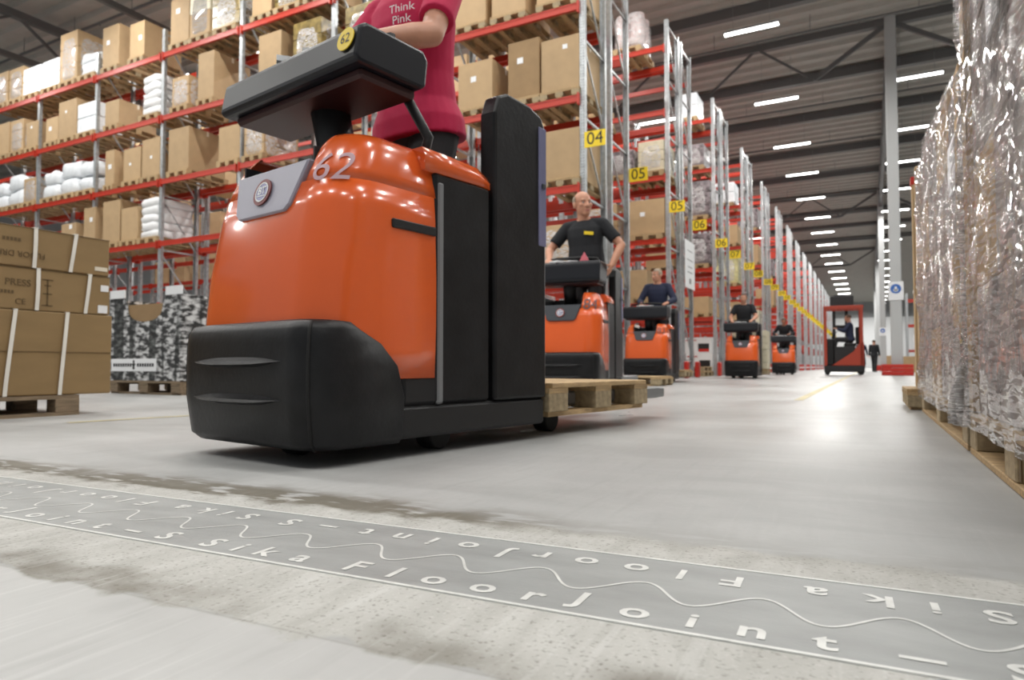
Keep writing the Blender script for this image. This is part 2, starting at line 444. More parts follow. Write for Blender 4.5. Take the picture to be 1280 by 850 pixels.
def truss(p0, p1, ztop, zbot, pan, inset=0, hang=True):
    """roof truss between two points: chords and web members, each a part"""
    root = empty('roof_truss', (0, 0, 0)); root['kind'] = 'structure'
    p0 = Vector((*p0, 0)); p1 = Vector((*p1, 0)); d = p1 - p0; L = d.length; d.normalize()
    MB().bar(p0 + Vector((0, 0, ztop)), p1 + Vector((0, 0, ztop)), .22, .24).build('top_chord', TRUSS, root)
    a = p0 + d * inset; b = p1 - d * inset
    MB().bar(a + Vector((0, 0, zbot)), b + Vector((0, 0, zbot)), .16, .16).build('bottom_chord', TRUSS, root)
    if inset:
        MB().bar(p0 + Vector((0, 0, ztop)), a + Vector((0, 0, zbot)), .12, .14).build('end_diagonal', TRUSS, root)
        MB().bar(p1 + Vector((0, 0, ztop)), b + Vector((0, 0, zbot)), .12, .14).build('end_diagonal', TRUSS, root)
    n = max(2, int(round((L - 2 * inset) / pan))); st = (L - 2 * inset) / n
    for i in range(n):
        q0 = a + d * st * i; q1 = a + d * st * (i + .5); q2 = a + d * st * (i + 1)
        for u, v in ((q0, q1), (q1, q2)):
            zu = zbot if u is q0 else ztop; zv = ztop if v is q1 else zbot
            MB().bar(u + Vector((0, 0, zu)), v + Vector((0, 0, zv)), .07, .08).build('web_bar', TRUSS, root)
    return root
CX0 = .78
for ty in (25.0, 49.0, 73.0):
    for a, b in ((CX0, CX0 - 12), (CX0 - 12, CX0 - 24), (CX0, CX0 + 12)):
        if ty > 50 and b > 0: continue
        truss((a, ty), (b, ty), 11.62, 10.15, 3.0, 2.3)
truss((CX0 - 24.3, 1), (CX0 - 24.3, 49), 11.35, 10.0, 4.0)
MB().bar((-17.85, 1, 10.05), (-17.85, 60, 10.05), .12, .16).build('ceiling_beam', TRUSS, kind='structure')
truss((CX0, 25), (CX0, 97), 11.45, 10.6, 4.0)
for i, yy in enumerate((15.5, 22.0, 28.5, 33.0, 38.5, 43.5, 54.5, 60, 66.5)):
    b = MB(); b.box(-30, 16, yy - .12, yy + .12, cz - .48, cz - .14).build('ceiling_beam', TRUSS, kind='structure')
# sprinkler pipes with heads, hung below the deck
for i, yy in enumerate((12.2, 18.4, 23.2, 30.0, 35.2, 40.6, 46.2, 52.0, 57.5, 63.0)):
    t = empty('sprinkler_pipe', (0, yy, 11.05))
    MB().tube([(-30, 0, 0), (16, 0, 0)], .045, 8).build('pipe', PIPE, t)
    b = MB()
    for k in range(15):
        x = -28.5 + 3 * k
        b.tube([(x, 0, 0), (x, 0, .55)], .012, 5).tube([(x + 1.4, 0, 0), (x + 1.4, 0, -.10)], .022, 6)
    b.build('hangers_and_heads', PIPE, t, kind='stuff')
    tag(t, '%s thin grey sprinkler pipe crossing under the ceiling deck, counted from the camera' % ORD[i], 'pipe', 'sprinkler pipes under the ceiling')

# columns with red guards
for i, cy in enumerate((25.0, 49.0, 73.0, 97.0)):
    c = empty('column', (CX0, cy, 0)); c['kind'] = 'structure'
    b = MB().box(-.16, .16, -.16, -.135, .0, 11.9).box(-.16, .16, .135, .16, 0, 11.9).box(-.02, .02, -.135, .135, 0, 11.9)
    MB().box(-.165, .165, -.165, .165, 0, 11.9).build('column_shaft', COLUMN, c, bevel=.02)
    g = empty('column_guard', (CX0, cy, 0))
    for (x0, x1, y0, y1) in ((-.42, .42, -.44, -.38), (-.42, .42, .38, .44), (-.44, -.38, -.40, .40), (.38, .44, -.40, .40)):
        for z in range(3): MB().box(x0, x1, y0, y1, .01 + z * .12, .12 + z * .12).build('guard_board', RED2, g, bevel=.008)
    tag(g, ['red box guard of stacked boards around the foot of the %s grey column' % ORD[i]][0], 'column guard', 'red guards round the columns')
def column_sign(cx, cy, z, s, lab):
    t = empty('column_sign', (cx, cy - .175, z))
    MB().box(-.16 * s, .16 * s, -.012, 0, -.22 * s, .22 * s).build('sign_plate', PAPER, t)
    b = MB(); n = 20
    b.rings([[(.115 * s * math.cos(a), -.014 - q, .05 * s + .115 * s * math.sin(a)) for a in [2 * math.pi * k / n for k in range(n)]] for q in (0, .003)], smooth=False)
    b.build('blue_disc', BLUE, t)
    MB().box(-.022 * s, .022 * s, -.020, -.017, -.02 * s, .10 * s).box(-.05 * s, .05 * s, -.020, -.017, .0 * s, .04 * s).build('white_symbol', INKW, t)
    tag(t, lab, 'sign')
column_sign(CX0, 25.0, 2.72, 1.35, 'white sign with blue disc on the first grey column')
column_sign(CX0 - .02, 49.0, 2.5, 1.2, 'small blue and white sign on the second grey column')

# strip lights
lamp_me = MB().box(-.74, .74, -.06, .06, -.05, -.005).mesh('lamp_tube', LAMP, .015)
hous_me = MB().box(-.76, .76, -.085, .085, 0, .05).box(-.76, -.74, -.07, .07, -.05, 0).box(.74, .76, -.07, .07, -.05, 0).mesh('lamp_housing', GREYP)
wire_me = MB().tube([(-.5, 0, .05), (-.5, 0, 1.7)], .006, 4).tube([(.5, 0, .05), (.5, 0, 1.7)], .006, 4).mesh('hanger_wire', GREYP)
lcol = [1.57, -2.84, -7.25, -11.66, -16.07, -20.5, -25.3]
lrow = [20.0, 25.9, 31.5, 36.5, 42.1, 47.8, 53.3, 58.9, 64.5, 70, 76, 82, 88, 94, 100, 106, 112, 118, 124, 130]
lrow_n = [-2.5, 3.2, 8.8, 14.4]
cname = ['behind the grey columns', 'over the main aisle', 'over the ends of the racks', 'over the first rack bays', 'over the middle of the racks', 'over the far rack bays', 'along the far side girder']
area = {}
def lamp_data(k):
    if k not in area:
        L = bpy.data.lights.new('strip_lamp', 'AREA'); L.shape = 'RECTANGLE'; L.size = 1.45; L.size_y = .14; L.energy = LAMP_W * k; L.color = (1, .985, .95); area[k] = L
    return area[k]
for ci, lx in enumerate(lcol + [6.0]):
    for ri, ly in enumerate(lrow_n + lrow):
        if ri >= 4 and ci >= 4 and ly > 45: continue
        if lx == 6.0 and ly > 26: continue
        if ci >= 2 and ly > 60: continue
        t = empty('ceiling_light', (lx, ly, 10.0))
        inst('light_tube', lamp_me, t); inst('light_housing', hous_me, t); inst('hanger_wire', wire_me, t)
        lo = bpy.data.objects.new('strip_lamp', lamp_data(1 if ly < 50 else 1.6 if ly < 92 else 2.2)); COL.objects.link(lo); lo.parent = t; lo.location = (0, 0, -.06)  # far rows are added and run stronger to brighten the end wall
        n = ri - 4
        if lx == 6.0 or n < 0: lab = 'white strip light hung under the ceiling, out over the loading side'
        elif n < 8 and ci < 2: lab = '%s white strip light away from the camera in the row %s' % (ORD[n], cname[ci])
        else: lab = 'white strip light far off, added to brighten the end wall, %s' % cname[ci] if ci < 2 else 'white strip light hung %s' % cname[ci]
        tag(t, lab, 'ceiling light', 'strip lights on the loading side' if lx == 6.0 or n < 0 else 'strip lights ' + cname[ci])

# ================================================================== FLOOR JOINT STRIP
st = empty('floor_joint_strip', (STRIP_C[0], STRIP_C[1], 0), STRIP_A)
tag(st, 'grey joint strip set in the concrete with pale letters and a wavy line', 'floor strip')
HW = .136
MB().box(-5, 1.8, -HW, HW, -.02, .0012).build('strip_plate', STRIPM, st)
for sy in (-1, 1): MB().box(-5, 1.8, sy * HW - .003, sy * HW + .003, -.01, .0020).build('edge_line', LETTER, st)
# the wave: a ribbon
b = MB(); pts = []
N_ = 900
for i in range(N_ + 1):
    x = -5 + 6.8 * i / N_
    ph = (x + .125) / .153 * 2 * math.pi
    pts.append((x - .0030 * (1 - math.cos(ph)), -.014 + .033 * math.cos(ph)))
vv = []
for i, (x, y) in enumerate(pts):
    a = Vector(pts[max(i - 1, 0)]); c = Vector(pts[min(i + 1, N_)]); t = (c - a).normalized(); n = Vector((-t.y, t.x)) * .0021
    vv += [(x + n.x, y + n.y, .0018), (x - n.x, y - n.y, .0018)]
b.add(vv, [(2 * i + 1, 2 * i + 3, 2 * i + 2, 2 * i) for i in range(N_)])
b.build('wave_line', LETTER, st)
SEQ = [('S', 0), ('i', .065), ('k', .124), ('a', .2), ('F', .305), ('l', .375), ('o', .443), ('o', .521), ('r', .594), ('J', .655), ('o', .729), ('i', .797), ('n', .864), ('t', .938), ('-', 1.028), ('S', 1.116)]
LM = {}
def letter(ch, x, y, flip):
    if ch not in LM:
        me = text_mesh(ch, .0635, 0, offset=.0012)
        # widen slightly and thicken the dash
        for v in me.vertices:
            v.co.x *= 1.12
            if ch == '-': v.co.x *= 2.1
        ys = [v.co.y for v in me.vertices]
        base = {'-': -.0}.get(ch, min(ys))
        for v in me.vertices: v.co.y -= base + (.022 if ch != '-' else 0)
        me.materials.append(LETTER); LM[ch] = me
    inst('letter', LM[ch], st, (x, y, .0019), (0, 0, math.pi if flip else 0))
for p in range(-3, 2):
    for ch, o in SEQ:
        x = -.99 + 1.227 * p + o
        if -4.4 < x < 1.2: letter(ch, x, -.096, False)
        x = .134 - o - 1.227 * p
        if -4.4 < x < 1.2: letter(ch, x, .076, True)

# yellow floor lines
for (x0, y0, x1, y1, wd, lab) in ((-.56, 6.4, -.56, 60, .075, 'worn yellow line running down the middle of the main aisle'),
                                 (-3.75, 2.05, -3.2, 5.2, .055, 'faint yellow line on the floor beside the strapped cartons')):
    d = Vector((x1 - x0, y1 - y0)).normalized(); n = Vector((-d.y, d.x)) * wd / 2
    o = MB().add([(x0 + n.x, y0 + n.y, .002), (x0 - n.x, y0 - n.y, .002), (x1 - n.x, y1 - n.y, .002), (x1 + n.x, y1 + n.y, .002)], [(0, 1, 2, 3)]).build('floor_line', LINEY)
    tag(o, lab, 'floor line')

# ================================================================== PALLETS
def pallet_meshes():
    d = {}
    d['deck_board'] = MB().box(-.6, .6, -.0725, .0725, 0, .022).mesh('deck_board', WOOD, .003)
    d['cross_board'] = MB().box(-.0725, .0725, -.4, .4, 0, .022).mesh('cross_board', WOOD)
    d['block'] = MB().box(-.0725, .0725, -.07, .07, 0, .078).mesh('block', WOODR, .003)
    d['bottom_board'] = MB().box(-.6, .6, -.05, .05, 0, .022).mesh('bottom_board', WOOD)
    j = MB()
    for y in (-.3275, 0, .3275):
        j.box(-.6, .6, y - .05, y + .05, 0, .022)
        for x in (-.5275, 0, .5275): j.box(x - .0725, x + .0725, y - .07, y + .07, .022, .1)
    for x in (-.5275, 0, .5275): j.box(x - .0725, x + .0725, -.4, .4, .1, .122)
    for y in (-.3275, -.164, 0, .164, .3275): j.box(-.6, .6, y - .0725, y + .0725, .122, .144)
    d['joined'] = j.mesh('pallet', WOOD)
    return d
PM = pallet_meshes()
def pallet_parts(root, z=0, sx=1, sy=1, name_old=False):
    """the long side lies along x"""
    for y in (-.3275, 0, .3275):
        o = inst('bottom_board', PM['bottom_board'], root, (0, y * sy, z), scale=(sx, 1, 1))
        for x in (-.5275, 0, .5275): inst('block', PM['block'], root, (x * sx, y * sy, z + .022))
    for x in (-.5275, 0, .5275): inst('cross_board', PM['cross_board'], root, (x * sx, 0, z + .1), scale=(1, sy, 1))
    for y in (-.3275, -.164, 0, .164, .3275): inst('deck_board', PM['deck_board'], root, (0, y * sy, z + .122), scale=(sx, 1, 1))
def pallet(loc, rz, label, group=None, parts=True, sx=1, sy=1):
    if parts:
        t = empty('wooden_pallet', loc, rz); pallet_parts(t, 0, sx, sy)
    else:
        t = inst('wooden_pallet', PM['joined'], None, loc, (0, 0, rz), (sx, sy, 1))
    return tag(t, label, 'pallet', group)

# ================================================================== RACKS
LV = [1.77, 3.305, 4.84, 6.43, 8.015]
PY = 5.42; Y0 = 10.48; XE = -4.22; FD = 1.05; TOP = 8.72
def upright_mesh(h):
    b = MB()   # open C-section post with its face towards -y
    b.box(-.05, .05, -.004, .004, 0, h).box(-.05, -.042, 0, .075, 0, h).box(.042, .05, 0, .075, 0, h)
    b.box(-.07, .07, -.03, .09, 0, .012)
    return b.mesh('upright', GALV)
UPM = {}
def up_me(h):
    if h not in UPM: UPM[h] = upright_mesh(h)
    return UPM[h]
BEAM = MB().box(-1.35, 1.35, -.025, .025, -.06, .06).box(-1.345, 1.345, -.032, -.025, -.06, -.035).box(-1.345, 1.345, -.032, -.025, .035, .06).box(-1.36, -1.33, -.045, .03, -.11, .09).box(1.33, 1.36, -.045, .03, -.11, .09).mesh('beam', RED)
HB = MB().box(-.018, .018, 0, FD, -.018, .018).mesh('brace', GALV)
dl = math.hypot(FD, 1.30)
DB = MB().bar((0, 0, 0), (0, FD, -1.30), .03, .03).mesh('brace', GALV)
def rack(yf, nb, label, levels=LV, tops=None, flip=False, brace_all=True, group=None, skip=()):
    root = empty('pallet_rack', (XE, yf, 0))
    for k in range(nb + 1):
        h = tops[k] if tops else TOP
        x = -2.8 * k
        inst('upright', up_me(h), root, (x, 0, 0)); inst('upright', up_me(h), root, (x, FD, 0), (0, 0, math.pi))
        if brace_all or k == 0:
            z = .45
            while z < h - .1:
                inst('brace', HB, root, (x, 0, z))
                if z + 1.33 < h: inst('brace', DB, root, (x, 0, z + 1.32))
                z += 1.36
    for k in range(nb):
        for li, z in enumerate(levels):
            if (k, li) in skip: continue
            inst('beam', BEAM, root, (-2.8 * k - 1.4, -.03, z)); inst('beam', BEAM, root, (-2.8 * k - 1.4, FD + .03, z), (0, 0, math.pi))
    return tag(root, label, 'rack', group)
RK0 = rack(Y0, 8, 'long galvanised rack with red beams facing the truck, 04 sign on its end post',
     tops=[TOP, TOP, TOP, TOP, TOP, TOP, 8.09, 8.09, 8.09], skip={(4, 0), (5, 0), (6, 0), (7, 0)})
b = MB(); z = .4
while z < 8.6:
    for x in (-.022, .022): b.box(x - .005, x + .005, -.0048, -.004, z, z + .022)
    z += .05
b.build('post_slot', BLACKM, RK0, kind='stuff')
rack(Y0 + 1.30, 8, 'rack standing back to back behind the 04 rack, 05 sign on its end', tops=[TOP] * 6 + [8.09] * 3, skip={(4, 0), (5, 0), (6, 0), (7, 0)}, brace_all=False)
num = ['05', '06', '07', '08', '09', '10', '11']
for k in range(1, 6):
    yf = Y0 + PY * k
    rack(yf, 8 if k == 1 else 3, 'front rack of the %s rack pair beyond the 04 rack, along the aisle' % ORD[k - 1], brace_all=k < 3)
    rack(yf + 1.30, 3, 'rear rack of the %s rack pair beyond the 04 rack, along the aisle' % ORD[k - 1], brace_all=False)
far = MB()
for dy in (0, FD, 1.3, 1.3 + FD):
    for k in range(3):
        far.box(-2.8 * k - .05, -2.8 * k + .05, dy - .04, dy + .04, 0, TOP)
    for z in LV:
        far.box(-5.6, 0, dy - .03, dy + .03, z - .06, z + .06, 1)
for dy in (0, 1.3):
    z = .45
    while z < TOP - 1.4:
        far.bar((0, dy, z + 1.3), (0, dy + FD, z), .03, .03); z += 1.36
far_me = far.mesh('pallet_rack', [GALV, RED])
for k in range(6, 17):
    o = inst('pallet_rack', far_me, None, (XE, Y0 + PY * k, 0))
    tag(o, 'far galvanised rack pair with red beams, %s beyond the 04 rack' % ORD[k - 1], 'rack', 'far rack pairs along the aisle')

# red floor guards at rack ends
gd = MB().box(-.05, .05, -.12, .12, 0, .42).mesh('rack_guard', RED2, .02)
gd2 = MB().box(-.052, .052, -.122, .122, .17, .25).mesh('white_band', PAPER)
for k in range(1, 17):
    for j, dy in enumerate((-.02, FD + .12, 2.37)):
        if k > 9 and j == 1: continue
        t = empty('rack_guard', (XE + .14, Y0 + PY * k + dy, 0))
        inst('guard_body', gd, t)
        if k > 2: inst('white_band', gd2, t)
        if k <= 2: lab = 'plain red guard at the %s foot of the %s rack pair beyond the 04 rack' % (('front', 'middle', 'rear')[j], ORD[k - 1])
        else: lab = 'red and white guard at the foot of a far rack end'
        tag(t, lab, 'rack guard', 'red guards at the rack ends' if k <= 2 else 'red and white guards at the far rack ends')

# aisle signs
def aisle_sign(y, txt, label, group=None):
    t = empty('aisle_sign', (XE + .045, y, 4.105))
    MB().box(0, .375, -.012, .0, -.135, .135).build('sign_plate', YELLOW, t)
    text_obj('sign_number', txt, .30, INK, t, frame((.188, -.0135, 0), (1, 0, 0), (0, 0, 1)), .001)
    tag(t, label, 'sign', group)
aisle_sign(Y0 - .02, '04', 'yellow aisle sign reading 04 on the end of the front rack')
n = 5
for k in range(0, 16):
    ya = Y0 + PY * k + 2.37; yb = Y0 + PY * (k + 1) - .02
    for y, q in ((ya, 'nearer'), (yb, 'farther')):
        if k < 6: aisle_sign(y, '%02d' % (k + 5), 'yellow aisle sign reading %02d, %s one behind the 04 sign' % (k + 5, ORD[2 * k + (q == 'farther')]), 'yellow aisle signs')
        else: aisle_sign(y, '%02d' % (k + 5), 'small far yellow aisle sign down the rack ends', 'far yellow aisle signs')
# white information board on the rack end
t = empty('information_board', (XE + .09, Y0 + PY + 1.3 + .5, 2.95))
MB().box(0, .012, -.52, .52, -.62, .62).build('board', PAPER, t)
for z, hw_ in ((.36, .3), (.12, .34), (-.06, .25), (-.2, .28)): MB().box(.012, .014, -hw_, hw_, z - .012, z + .012).build('text_line', GREYP, t)
MB().box(.012, .014, -.1, .1, -.5, -.36).build('text_line', GREYP, t)
tag(t, 'white information board hung on the rack end below the second 05 sign', 'board')

# ================================================================== LOADS
def rounded(pts, r, n=3):
    out = []
    m = len(pts)
    for i in range(m):
        p = Vector(pts[i]); a = (Vector(pts[i - 1]) - p).normalized(); c = (Vector(pts[(i + 1) % m]) - p).normalized()
        q0 = p + a * r; q1 = p + c * r
        for k in range(n + 1):
            u = k / n; out.append(q0 * (1 - u) ** 2 + p * 2 * u * (1 - u) + q1 * u * u)
    return out
def carton(t, w_, d_, h, z, m=None, label=True, name=None, tape=True):
    o = MB().box(-w_ / 2, w_ / 2, -d_ / 2, d_ / 2, z, z + h).build('carton_body' if name is None else name, m or CARD, t, bevel=.006)
    lx_ = rnd.uniform(-.3, .12) * w_; lz_ = rnd.uniform(.45, .78) * h; ls_ = rnd.uniform(.07, .13)
    if label: MB().box(lx_, lx_ + ls_ * 1.1, -d_ / 2 - .003, -d_ / 2, z + lz_, z + lz_ + ls_).build('paper_label', PAPER, t)
    if tape: MB().box(-w_ / 2 - .002, w_ / 2 + .002, -.03, .03, z + h, z + h + .002).box(-w_ / 2 - .003, -w_ / 2, -.03, .03, z + h - .12, z + h).box(w_ / 2, w_ / 2 + .003, -.03, .03, z + h - .12, z + h).build('tape', TAPE, t)
def lumpy(mb, w_, d_, z0, z1, seed, amp=.03, top=.12, m=0, n=20):
    """a soft bag or wrapped block with rounded top"""
    rings = []
    H = z1 - z0
    for z, sc in ((0, .93), (.12, 1), (.5, 1.0), (.8, .98), (.92, .92), (1, .72)):
        ring = []
        for p in rounded([(-w_ / 2, -d_ / 2), (w_ / 2, -d_ / 2), (w_ / 2, d_ / 2), (-w_ / 2, d_ / 2)], min(w_, d_) * .28, 4):
            q = noise.noise(Vector((p.x * 4 + seed, p.y * 4, z * 3))) * amp
            ring.append((p.x * sc * (1 + q), p.y * sc * (1 + q), z0 + H * z + (noise.noise(Vector((p.x * 3, p.y * 3 + seed, 0))) * amp if z > .7 else 0)))
        rings.append(ring)
    mb.rings(rings, m)
def load(kind, w_, d_, h, loc, label, group, rz=0):
    seed = rnd.random() * 50
    if kind == 'c' or kind == 'k':
        t = empty('cardboard_box', loc, rz); carton(t, w_, d_, h, 0, CARDD if kind == 'k' else CARD, rnd.random() < .45)
        c = 'box'
    elif kind == 'f':
        t = empty('wrapped_carton_load', loc, rz)
        n = 3; 
        for i in range(n): MB().box(-w_ / 2 + .01, w_ / 2 - .01, -d_ / 2 + .01, d_ / 2 - .01, h * i / n + .004, h * (i + 1) / n - .004).build('carton', CARD, t, bevel=.01)
        b = MB(); lumpy(b, w_ + .03, d_ + .03, 0, h + .02, seed, .015); b.build('stretch_film', FILMS, t)
        c = 'wrapped load'
    elif kind == 'p':
        t = empty('white_wrapped_bale', loc, rz)
        for i in range(2):
            b = MB(); b.box(-w_ / 2, w_ / 2, -d_ / 2, d_ / 2, h * i / 2, h * (i + 1) / 2 - .006).build('wrapped_block', WPLAST, t, bevel=.03, seg=2)
        c = 'bale'
    elif kind == 'b':
        t = empty('white_bag_load', loc, rz)
        for i in range(2):
            b = MB(); lumpy(b, w_, d_, h * i / 2, h * (i + 1) / 2, seed + i, .10); b.build('bag', WPLAST, t)
        c = 'bag'
    elif kind == 's':
        t = empty('sack_pile', loc, rz)
        n = 5
        for i in range(n):
            b = MB(); lumpy(b, w_ * (1 - .03 * (i % 2)), d_, h * i / n - .01, h * (i + 1) / n + .015, seed + i, .07); b.build('sack', SACK, t)
        c = 'sacks'
    elif kind == 'g':
        t = empty('glossy_wrapped_load', loc, rz)
        for i in range(2): MB().box(-w_ / 2, w_ / 2, -d_ / 2, d_ / 2, h * i / 2, h * (i + 1) / 2 - .005).build('carton', [CARD, CREAM][i % 2], t, bevel=.01)
        b = MB(); lumpy(b, w_ + .04, d_ + .04, 0, h + .02, seed, .03); b.build('stretch_film', FILM, t)
        c = 'wrapped load'
    else:
        mt = {'d': DARKYEL, 'm': GOODS, 'r': PINKG, 'y': YELG, 'e': CREAM}[kind]
        t = empty({'d': 'amber_wrapped_load', 'm': 'printed_goods_load', 'r': 'pink_roll_load', 'y': 'yellow_goods_load', 'e': 'cream_carton_load'}[kind], loc, rz)
        if kind == 'r':
            for sx in (-1, 1): b = MB(); b.tube([(sx * w_ * .25, -d_ * .2, 0), (sx * w_ * .25, -d_ * .2, h)], w_ * .25, 14); b.tube([(sx * w_ * .25, d_ * .2, 0), (sx * w_ * .25, d_ * .2, h)], w_ * .25, 14); b.build('roll', mt, t)
        else:
            n = 3
            for i in range(n): MB().box(-w_ / 2, w_ / 2, -d_ / 2, d_ / 2, h * i / n + .003, h * (i + 1) / n - .003).build('pack', mt, t, bevel=.012)
        b = MB(); lumpy(b, w_ + .03, d_ + .03, -.0, h + .015, seed, .02); b.build('stretch_film', FILMS, t)
        c = 'wrapped load'
    return tag(t, label, c, group)
DESC = {'c': 'brown cardboard box', 'k': 'darker brown cardboard box', 'f': 'film-wrapped stack of brown cartons', 'p': 'white wrapped bale', 'b': 'soft white bag load', 's': 'pile of white sacks',
        'g': 'shiny film-wrapped white and brown cartons', 'd': 'amber wrapped goods', 'm': 'dark printed goods in film', 'r': 'pale pink wrapped rolls', 'y': 'pale yellow wrapped goods', 'e': 'cream carton stack'}
LEVN = {1: 'top', 2: 'fourth', 3: 'third', 4: 'second', 5: 'lowest'}
LEVZ = {1: 8.015, 2: 6.43, 3: 4.84, 4: 3.305, 5: 1.77}
ROW1 = [(1, -23.66, -22.73, 0.99, 'f'), (1, -22.67, -21.88, 0.96, 'f'), (1, -21.87, -20.94, 0.81, 'p'), (1, -20.87, -20.01, 0.81, 'p'), (1, -19.99, -19.13, 1.40, 'f'), (1, -19.01, -18.26, 0.65, 'b'), (1, -17.95, -17.24, 1.10, 'c'), (1, -16.77, -16.17, 0.92, 'c'), (1, -15.13, -14.44, 1.13, 'c'), (1, -14.41, -13.69, 1.16, 'g'), (1, -13.60, -12.67, 0.90, 'd'), (1, -12.25, -11.64, 0.77, 'c'), (1, -11.54, -10.74, 0.48, 'd'), (1, -10.63, -9.94, 0.68, 'c'),
        (2, -23.29, -22.56, 0.97, 'c'), (2, -22.51, -21.80, 0.96, 'f'), (2, -21.61, -20.99, 0.75, 'c'), (2, -20.58, -19.97, 0.69, 'c'), (2, -19.95, -19.09, 1.04, 'c'), (2, -19.05, -18.20, 0.82, 'p'), (2, -17.77, -17.17, 0.65, 'c'), (2, -16.28, -15.51, 1.01, 's'), (2, -15.05, -14.41, 0.74, 'f'), (2, -14.07, -13.51, 1.13, 'c'), (2, -12.02, -11.32, 1.09, 'c'), (2, -10.96, -10.14, 1.11, 'd'), (2, -9.48, -8.64, 1.09, 'd'), (2, -8.44, -7.66, 0.99, 'c'),
        (3, -23.47, -22.68, 0.74, 'b'), (3, -22.62, -21.71, 0.90, 'b'), (3, -21.70, -21.03, 0.70, 'f'), (3, -20.75, -19.90, 0.76, 'b'), (3, -19.87, -19.02, 0.91, 'b'), (3, -18.98, -18.17, 0.81, 'b'), (3, -17.71, -17.33, 0.92, 'c'), (3, -16.92, -16.22, 0.84, 'c'), (3, -16.16, -15.46, 0.96, 'c'), (3, -15.12, -14.37, 1.05, 'c'), (3, -13.30, -12.60, 0.80, 'c'), (3, -12.47, -11.82, 0.75, 'f'),
        (4, -19.68, -18.98, 0.70, 'c'), (4, -18.62, -18.11, 1.03, 'c'), (4, -17.76, -17.03, 1.10, 'c'), (4, -16.96, -16.30, 0.84, 'c'), (4, -16.27, -15.41, 0.99, 's'),
        (2, -6.83, -6.11, 1.03, 'c'), (2, -5.98, -5.29, 0.91, 'c'), (2, -5.07, -4.27, 0.83, 'c'), (3, -6.70, -5.97, 0.87, 'c'), (3, -5.64, -5.02, 1.04, 'k'), (3, -4.98, -4.27, 0.93, 'c'), (4, -6.12, -5.55, 0.76, 'c'), (4, -4.96, -4.27, 0.85, 'c'), (5, -4.98, -4.42, 0.75, 'f'), (5, -6.46, -5.55, 0.79, 'c')]
cnt = {}
for l, x0, x1, h, k in sorted(ROW1, key=lambda q: (q[0], -q[1])):
    i = cnt.get(l, 0); cnt[l] = i + 1
    w_ = x1 - x0; z = LEVZ[l] + .06; dep = 1.05
    where = '%s shelf of the 04 rack, %s along' % (LEVN[l], ORD[i])
    pallet(((x0 + x1) / 2, Y0 + .53, z), R(90), 'wooden pallet on the ' + where, 'pallets on the 04 rack', x0 > -8 or l == 1 and x0 > -18.5, 1, min(1, (w_ + .02) / .8))
    load(k, w_, dep, h, ((x0 + x1) / 2, Y0 - .02 + dep / 2, z + .1445), DESC[k] + ' on the ' + where, 'goods on the 04 rack')
# loads seen in the further rack ends: (row, level, x0, x1, height, kind)
ROWN = [(1, 1, -5.55, -4.85, .95, 'r'), (1, 3, -5.65, -5.05, .62, 'm'), (1, 3, -4.95, -4.3, .75, 'e'), (1, 4, -6.5, -5.5, .85, 'f'), (1, 4, -5.2, -4.3, .85, 'c'), (1, 5, -5.5, -4.75, .68, 'c'), (1, 2, -6.6, -5.9, .4, 'c'),
        (2, 1, -5.3, -4.7, .8, 'p'), (2, 3, -5.25, -4.32, 1.1, 'm'), (2, 4, -5.25, -4.32, .95, 'm'), (2, 5, -5.2, -4.4, .5, 'c'), (2, 4, -6.4, -5.5, .8, 'c'), (2, 2, -5.3, -4.5, .7, 'm'),
        (3, 4, -5.3, -4.4, 1.05, 'y'), (3, 3, -5.3, -4.4, .7, 'c'), (3, 5, -5.3, -4.4, .8, 'c'), (3, 2, -5.4, -4.5, .8, 'p'),
        (4, 2, -5.3, -4.4, .9, 'm'), (4, 3, -5.3, -4.4, .8, 'c'), (4, 5, -5.3, -4.4, .9, 'e'), (5, 3, -5.3, -4.4, .9, 'm'), (5, 4, -5.3, -4.4, .9, 'c')]
for i in range(34):
    l = rnd.choice((1, 2, 2, 3, 3, 4, 4)); x = -8.3 - rnd.uniform(0, 17); 
    x = -4.22 - 2.8 * math.floor((-4.22 - x) / 2.8) - rnd.choice((.5, 1.4, 2.3))
    key = (l, round(x, 1))
    if key in cnt: continue
    cnt[key] = 1
    load('c', .78, .9, rnd.uniform(.7, 1.1), (x, Y0 + PY + .5, LEVZ[l] + .06), 'brown box on the rack seen through the gaps of the 04 rack', 'boxes behind the 04 rack')
for r_, l, x0, x1, h, k in ROWN:
    z = LEVZ[l] + .06; y = Y0 + PY * r_; w_ = x1 - x0
    where = '%s shelf, %s rack pair past the 04 rack' % (LEVN[l], ORD[r_ - 1])
    if (r_, l) in ((1, 3), (1, 4), (2, 4)): where += ', inner one' if x1 < -5 else ', end one'
    pallet(((x0 + x1) / 2, y + .53, z), R(90), 'pallet on the ' + where, 'pallets on the further racks', False, 1, min(1, (w_ + .02) / .8))
    load(k, w_, 1.0, h, ((x0 + x1) / 2, y + .51, z + .1445), {'m': 'dark printed goods', 'y': 'pale yellow goods', 'f': 'wrapped cartons', 'r': 'pink rolls', 'c': 'brown box', 'e': 'cream cartons', 'p': 'white bale'}[k] + ' on the ' + where, 'goods on the further racks')
